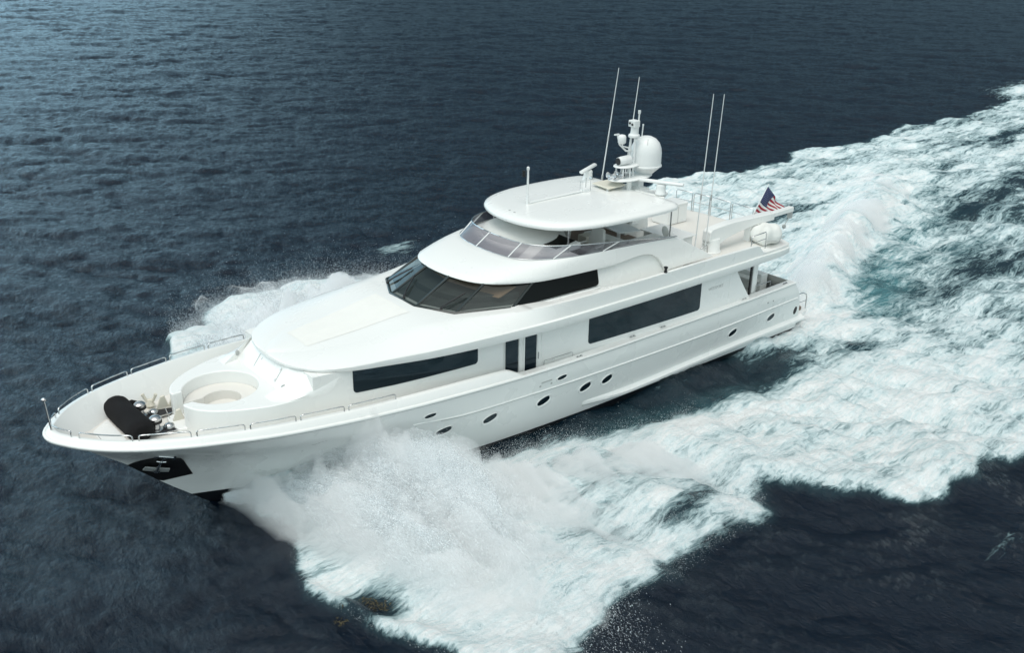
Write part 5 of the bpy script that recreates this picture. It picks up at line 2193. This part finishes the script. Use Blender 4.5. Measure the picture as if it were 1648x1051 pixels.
def mist(n, box, hgt, mode):
    """fine drops hanging over the broken water: along its outer edge, or over the whole boil"""
    xx, yy = rng.uniform(box[0], box[1], n), rng.uniform(box[2], box[3], n)
    d_, _, c_, h_ = wake(xx, yy)
    pr = (4 * c_ * (1 - c_)) ** 1.5 if mode == 'edge' else sst(d_, .55, .95)
    k = rng.uniform(size=n) < pr
    zz = .12 + h_ * .9 + rng.exponential(hgt, n)
    return np.stack([xx, yy, zz], 1)[k]


p3 = mist(330000, (4, 18.5, -17, -1.5), .16, 'edge')
p4 = mist(500000, (7, 22, -15, -1.5), .20, 'all')
P_ = np.concatenate([p1, p2, p5, p3, p4])
V_ = np.concatenate([v1, v2, v5, np.zeros((len(p3) + len(p4), 3))])
fA = films(-1, 5.1, 11.8, 11, 100, VOP, VUP, 1.4)
fB = films(-1, 6.8, 11.2, 5, 140, lambda s: 3.2 - .35 * abs(s - 9.0), lambda s: 6.3 - .75 * abs(s - 9.0), .7, ns=90)

fC = films(-1, 4.75, 8.0, 6, 160, lambda s: 8.9 + 0 * s, lambda s: 3.4 + 0 * s, .3, ns=60, nt_=70, cov=.54)


def join_films(*fs):
    k_, F_ = 0, []
    for f_ in fs:
        F_.append(f_[1] + k_)
        k_ += len(f_[0])
    return np.concatenate([f_[0] for f_ in fs]), np.concatenate(F_), {q_: np.concatenate([f_[2][q_] for f_ in fs]) for q_ in fs[0][2]}


o = drops('bow_spray', P_, .004 + .009 * rng.uniform(size=len(P_)) ** 2, V_, join_films(fA, fB, fC))
o['label'] = 'tall white bow splash thrown out on the near port side of the hull'
o['category'] = 'spray'
VOS = pch([(5, 6.5), (6.5, 9.0), (8, 10.0), (12, 9.4), (16, 8.0), (20, 5.5), (24, 4.0)])
VUS = pch([(5, 2.8), (7, 4.4), (10, 5.4), (14, 5.4), (18, 4.4), (24, 3.0)])
p1, v1 = sheet(500000, 1, 5.6, 21, 200, VOS, VUS, 1.8, spread=.42)
p2, v2 = sheet(300000, 1, 6.5, 14, 230, lambda s: 4.0 + 0 * s, lambda s: 6.2 - .3 * abs(s - 9), 1.5, spread=.40)
p3 = mist(900000, (5, 27, 2, 18.5), .35, 'all')
P_ = np.concatenate([p1, p2, p3])
V_ = np.concatenate([v1, v2, np.zeros(p3.shape)])
fA = films(1, 5.4, 20, 12, 200, VOS, VUS, 1.8, ns=190, cov=.52, rough=.30)
fB = films(1, 6.8, 14, 5, 230, lambda s: 4.0 + 0 * s, lambda s: 5.6 - .3 * abs(s - 9), 1.5, ns=90, cov=.52, rough=.30)
o = drops('bow_spray', P_, .005 + .010 * rng.uniform(size=len(P_)) ** 2, V_, join_films(fA, fB))
o['label'] = 'white bow splash beyond the foredeck on the far starboard side'
o['category'] = 'spray'
# soft mist hanging in the two bow splashes: a thin scattering volume inside a lumpy closed skin
def mist_body(side, H, D, x0, x1, seed, label, OFF):
    gx = np.linspace(x0, x1, 190)
    gd = np.linspace(0, 1, 100)
    XX, TT = np.meshgrid(gx, gd, indexing='ij')
    off_ = OFF(XX)
    Dx, Hx = np.maximum(D(XX) - off_, .3), H(XX)
    d_ = TT * Dx
    lump = fbm(XX * 1.0 + seed, d_ * .8, 1.5, 1, 5)
    run_ = n1d(XX + .1 * d_, int(seed), 2.2)
    prof_ = np.minimum(np.where(off_ > .2, .05, .6) + np.where(off_ > .2, .95, .4) * sst(TT, 0, np.where(off_ > .2, .30, .10)), 1) * (1 - TT ** 1.4) ** 1.5
    zz = Hx * prof_ * np.clip(1 + .34 * lump + .30 * run_ * sst(TT, .05, .3) * (1 - TT), .35, 1.5) + .02
    zz *= sst(XX, x0, x0 + .5) * (1 - sst(XX, x1 - 1.0, x1))
    yy = side * (yWl(XX) + .04 + off_ + np.maximum(0, .09 * zz) + d_ * (1 + .035 * n1d(XX, int(seed) + 1, .9)))
    XX = XX + (.10 * d_ if side < 0 else .16 * d_)
    top = np.stack([XX, yy, .12 + np.maximum(zz, .01)], -1).reshape(-1, 3)
    bot = np.stack([XX, yy, np.full(XX.shape, .0)], -1).reshape(-1, 3)
    n0_, n1_ = XX.shape
    id_ = np.arange(n0_ * n1_).reshape(n0_, n1_)
    q_ = np.stack([id_[:-1, :-1], id_[1:, :-1], id_[1:, 1:], id_[:-1, 1:]], -1).reshape(-1, 4)
    k_ = n0_ * n1_
    rim = np.concatenate([id_[:, 0], id_[-1, 1:], id_[-2::-1, -1], id_[0, -2:0:-1]])
    nx_ = np.roll(rim, -1)
    F_ = np.concatenate([q_, q_[:, ::-1] + k_, np.stack([rim, nx_, nx_ + k_, rim + k_], -1)])
    o = npmesh('bow_mist', np.concatenate([top, bot]), F_, {}, MISTM, smooth=True)
    bm = bmesh.new()
    bm.from_mesh(o.data)
    bmesh.ops.recalc_face_normals(bm, faces=bm.faces)
    bm.to_mesh(o.data)
    bm.free()
    o['kind'] = 'stuff'
    o['label'] = label
    o['category'] = 'mist'
    return o


MISTM = bpy.data.materials.new('mist_volume')
MISTM.use_nodes = True
t_ = MISTM.node_tree
t_.nodes.clear()
mo_ = t_.nodes.new('ShaderNodeOutputMaterial')
pv_ = t_.nodes.new('ShaderNodeVolumeScatter')
pv_.inputs['Color'].default_value = (0.968, 0.988, 1.0, 1)
pv_.inputs['Density'].default_value = 2.2
pv_.inputs['Anisotropy'].default_value = 0.1
t_.links.new(pv_.outputs[0], mo_.inputs['Volume'])
sc.cycles.volume_bounces = 8
mist_body(-1, pch([(4.8, .6), (6, 1.5), (7.5, 2.4), (9, 3.1), (10.3, 2.8), (12, 1.9), (14, 1.5), (17, 1.25), (19, .8), (21, .4)]),
          pch([(4.8, 3.6), (6, 8.2), (7.5, 10.4), (9, 10.4), (11, 9.5), (13, 8.6), (15, 8.0), (18, 7.6), (21, 6.4)]), 4.8, 21, 3.0,
          'soft white mist filling the bow splash on the near port side', pch([(4.8, 0), (10.2, 0), (11.2, .5), (13, 1.5), (16, 2.1), (21, 3.0)]))
mist_body(1, pch([(5.4, .7), (7, 2.0), (9, 3.2), (12, 3.6), (16, 3.0), (20, 1.8), (23, .8)]),
          pch([(5.4, 5.0), (7, 9.0), (9, 11.6), (12, 13.0), (16, 13.0), (20, 11.5), (23, 10)]), 5.4, 23, 8.0,
          'soft white mist filling the bow splash beyond the starboard bulwark', lambda x: 0 * x)

# and a low one riding the crest that trails from the transom
pl_ = curve([(34.0, -2.4), (38.5, -.6), (44.7, 2.3), (54.9, 6.3), (62, 10.0)], 110)
tg_ = np.gradient(pl_, axis=0)
tg_ /= np.linalg.norm(tg_, axis=1)[:, None]
CC, SS = np.meshgrid(np.linspace(-1, 1, 40), np.arange(110) / 109)
wd_ = .5 + 1.5 * sst(SS, 0, .25)
px_ = pl_[:, 0][:, None] - tg_[:, 1][:, None] * CC * wd_
py_ = pl_[:, 1][:, None] + tg_[:, 0][:, None] * CC * wd_
hb_ = wake(px_.ravel(), py_.ravel())[3].reshape(px_.shape)
lp_ = fbm(px_, py_, 1.3, 2, 5)
zz_ = (.40 * sst(SS, 0, .12) * (1 - .6 * sst(SS, .3, 1.0)) + .08) * (1 - CC ** 2) ** 1.1 * np.clip(1 + .38 * lp_, .3, 1.7)
top_ = np.stack([px_, py_, .1 + np.maximum(hb_, 0) * .8 + zz_ + .01], -1).reshape(-1, 3)
bot_ = np.stack([px_, py_, np.full(px_.shape, -.1)], -1).reshape(-1, 3)
id_ = np.arange(px_.size).reshape(px_.shape)
q_ = np.stack([id_[:-1, :-1], id_[1:, :-1], id_[1:, 1:], id_[:-1, 1:]], -1).reshape(-1, 4)
rim_ = np.concatenate([id_[:, 0], id_[-1, 1:], id_[-2::-1, -1], id_[0, -2:0:-1]])
nx_ = np.roll(rim_, -1)
o = npmesh('wake_mist', np.concatenate([top_, bot_]), np.concatenate([q_, q_[:, ::-1] + px_.size, np.stack([rim_, nx_, nx_ + px_.size, rim_ + px_.size], -1)]), {}, MISTM)
bm = bmesh.new()
bm.from_mesh(o.data)
bmesh.ops.recalc_face_normals(bm, faces=bm.faces)
bm.to_mesh(o.data)
bm.free()
o['kind'] = 'stuff'
o['label'] = 'soft white mist along the crest trailing from the stern'
o['category'] = 'mist'

# spray thrown up behind the transom
n = 90000
tt_ = rng.uniform(0, 1, n) ** .8
px = 34.2 + 12 * tt_ + rng.normal(size=n) * .5
c_ = np.interp(px, [34.2, 38.5, 44.7, 54.9], [-2.3, -.6, 2.3, 6.3])
py = c_ + rng.normal(size=n) * (.5 + .7 * tt_)
pz = .3 + (1.15 * np.exp(-((py - c_) / 1.2) ** 2)) * sst(px, 34, 37) + np.abs(rng.normal(size=n)) * .22
k = px > 34.25
o = drops('wake_spray', np.stack([px, py, pz], 1)[k], .005 + .010 * rng.uniform(size=k.sum()) ** 2)
o['label'] = 'fine white spray over the wake crest directly behind the stern'
o['category'] = 'spray'

# ------------------------------------------------------------------ seaweed clumps drifting in the notch of the foam
WEED = mat('seaweed', (0.07, 0.055, 0.02), 0.7, var=.3, vscale=20)
vv, ff = [], []
for cx, cy, rr_, m_ in ((5.85, -8.2, .34, 150), (5.35, -7.75, .16, 40), (4.9, -8.35, .2, 50), (6.25, -8.55, .2, 45)):
    for _ in range(m_):
        a_, r_ = rng.uniform(0, 6.28), rr_ * math.sqrt(rng.uniform())
        p_ = np.array([cx + r_ * math.cos(a_), cy + r_ * math.sin(a_), .16 + rng.uniform(-.03, .10)])
        d_ = rng.normal(size=3) * [1, 1, .4]
        d_ *= .05 / np.linalg.norm(d_)
        e_ = np.cross(d_, rng.normal(size=3))
        e_ *= .016 / np.linalg.norm(e_)
        k_ = len(vv)
        vv += [p_ - d_, p_ + e_, p_ + d_, p_ - e_]
        ff.append((k_, k_ + 1, k_ + 2, k_ + 3))
w_ = npmesh('seaweed', np.array(vv), np.array(ff), {}, WEED, smooth=False)
w_['kind'] = 'stuff'
w_['label'] = 'small yellow-brown seaweed clumps floating at the edge of the bow foam'
w_['category'] = 'seaweed'
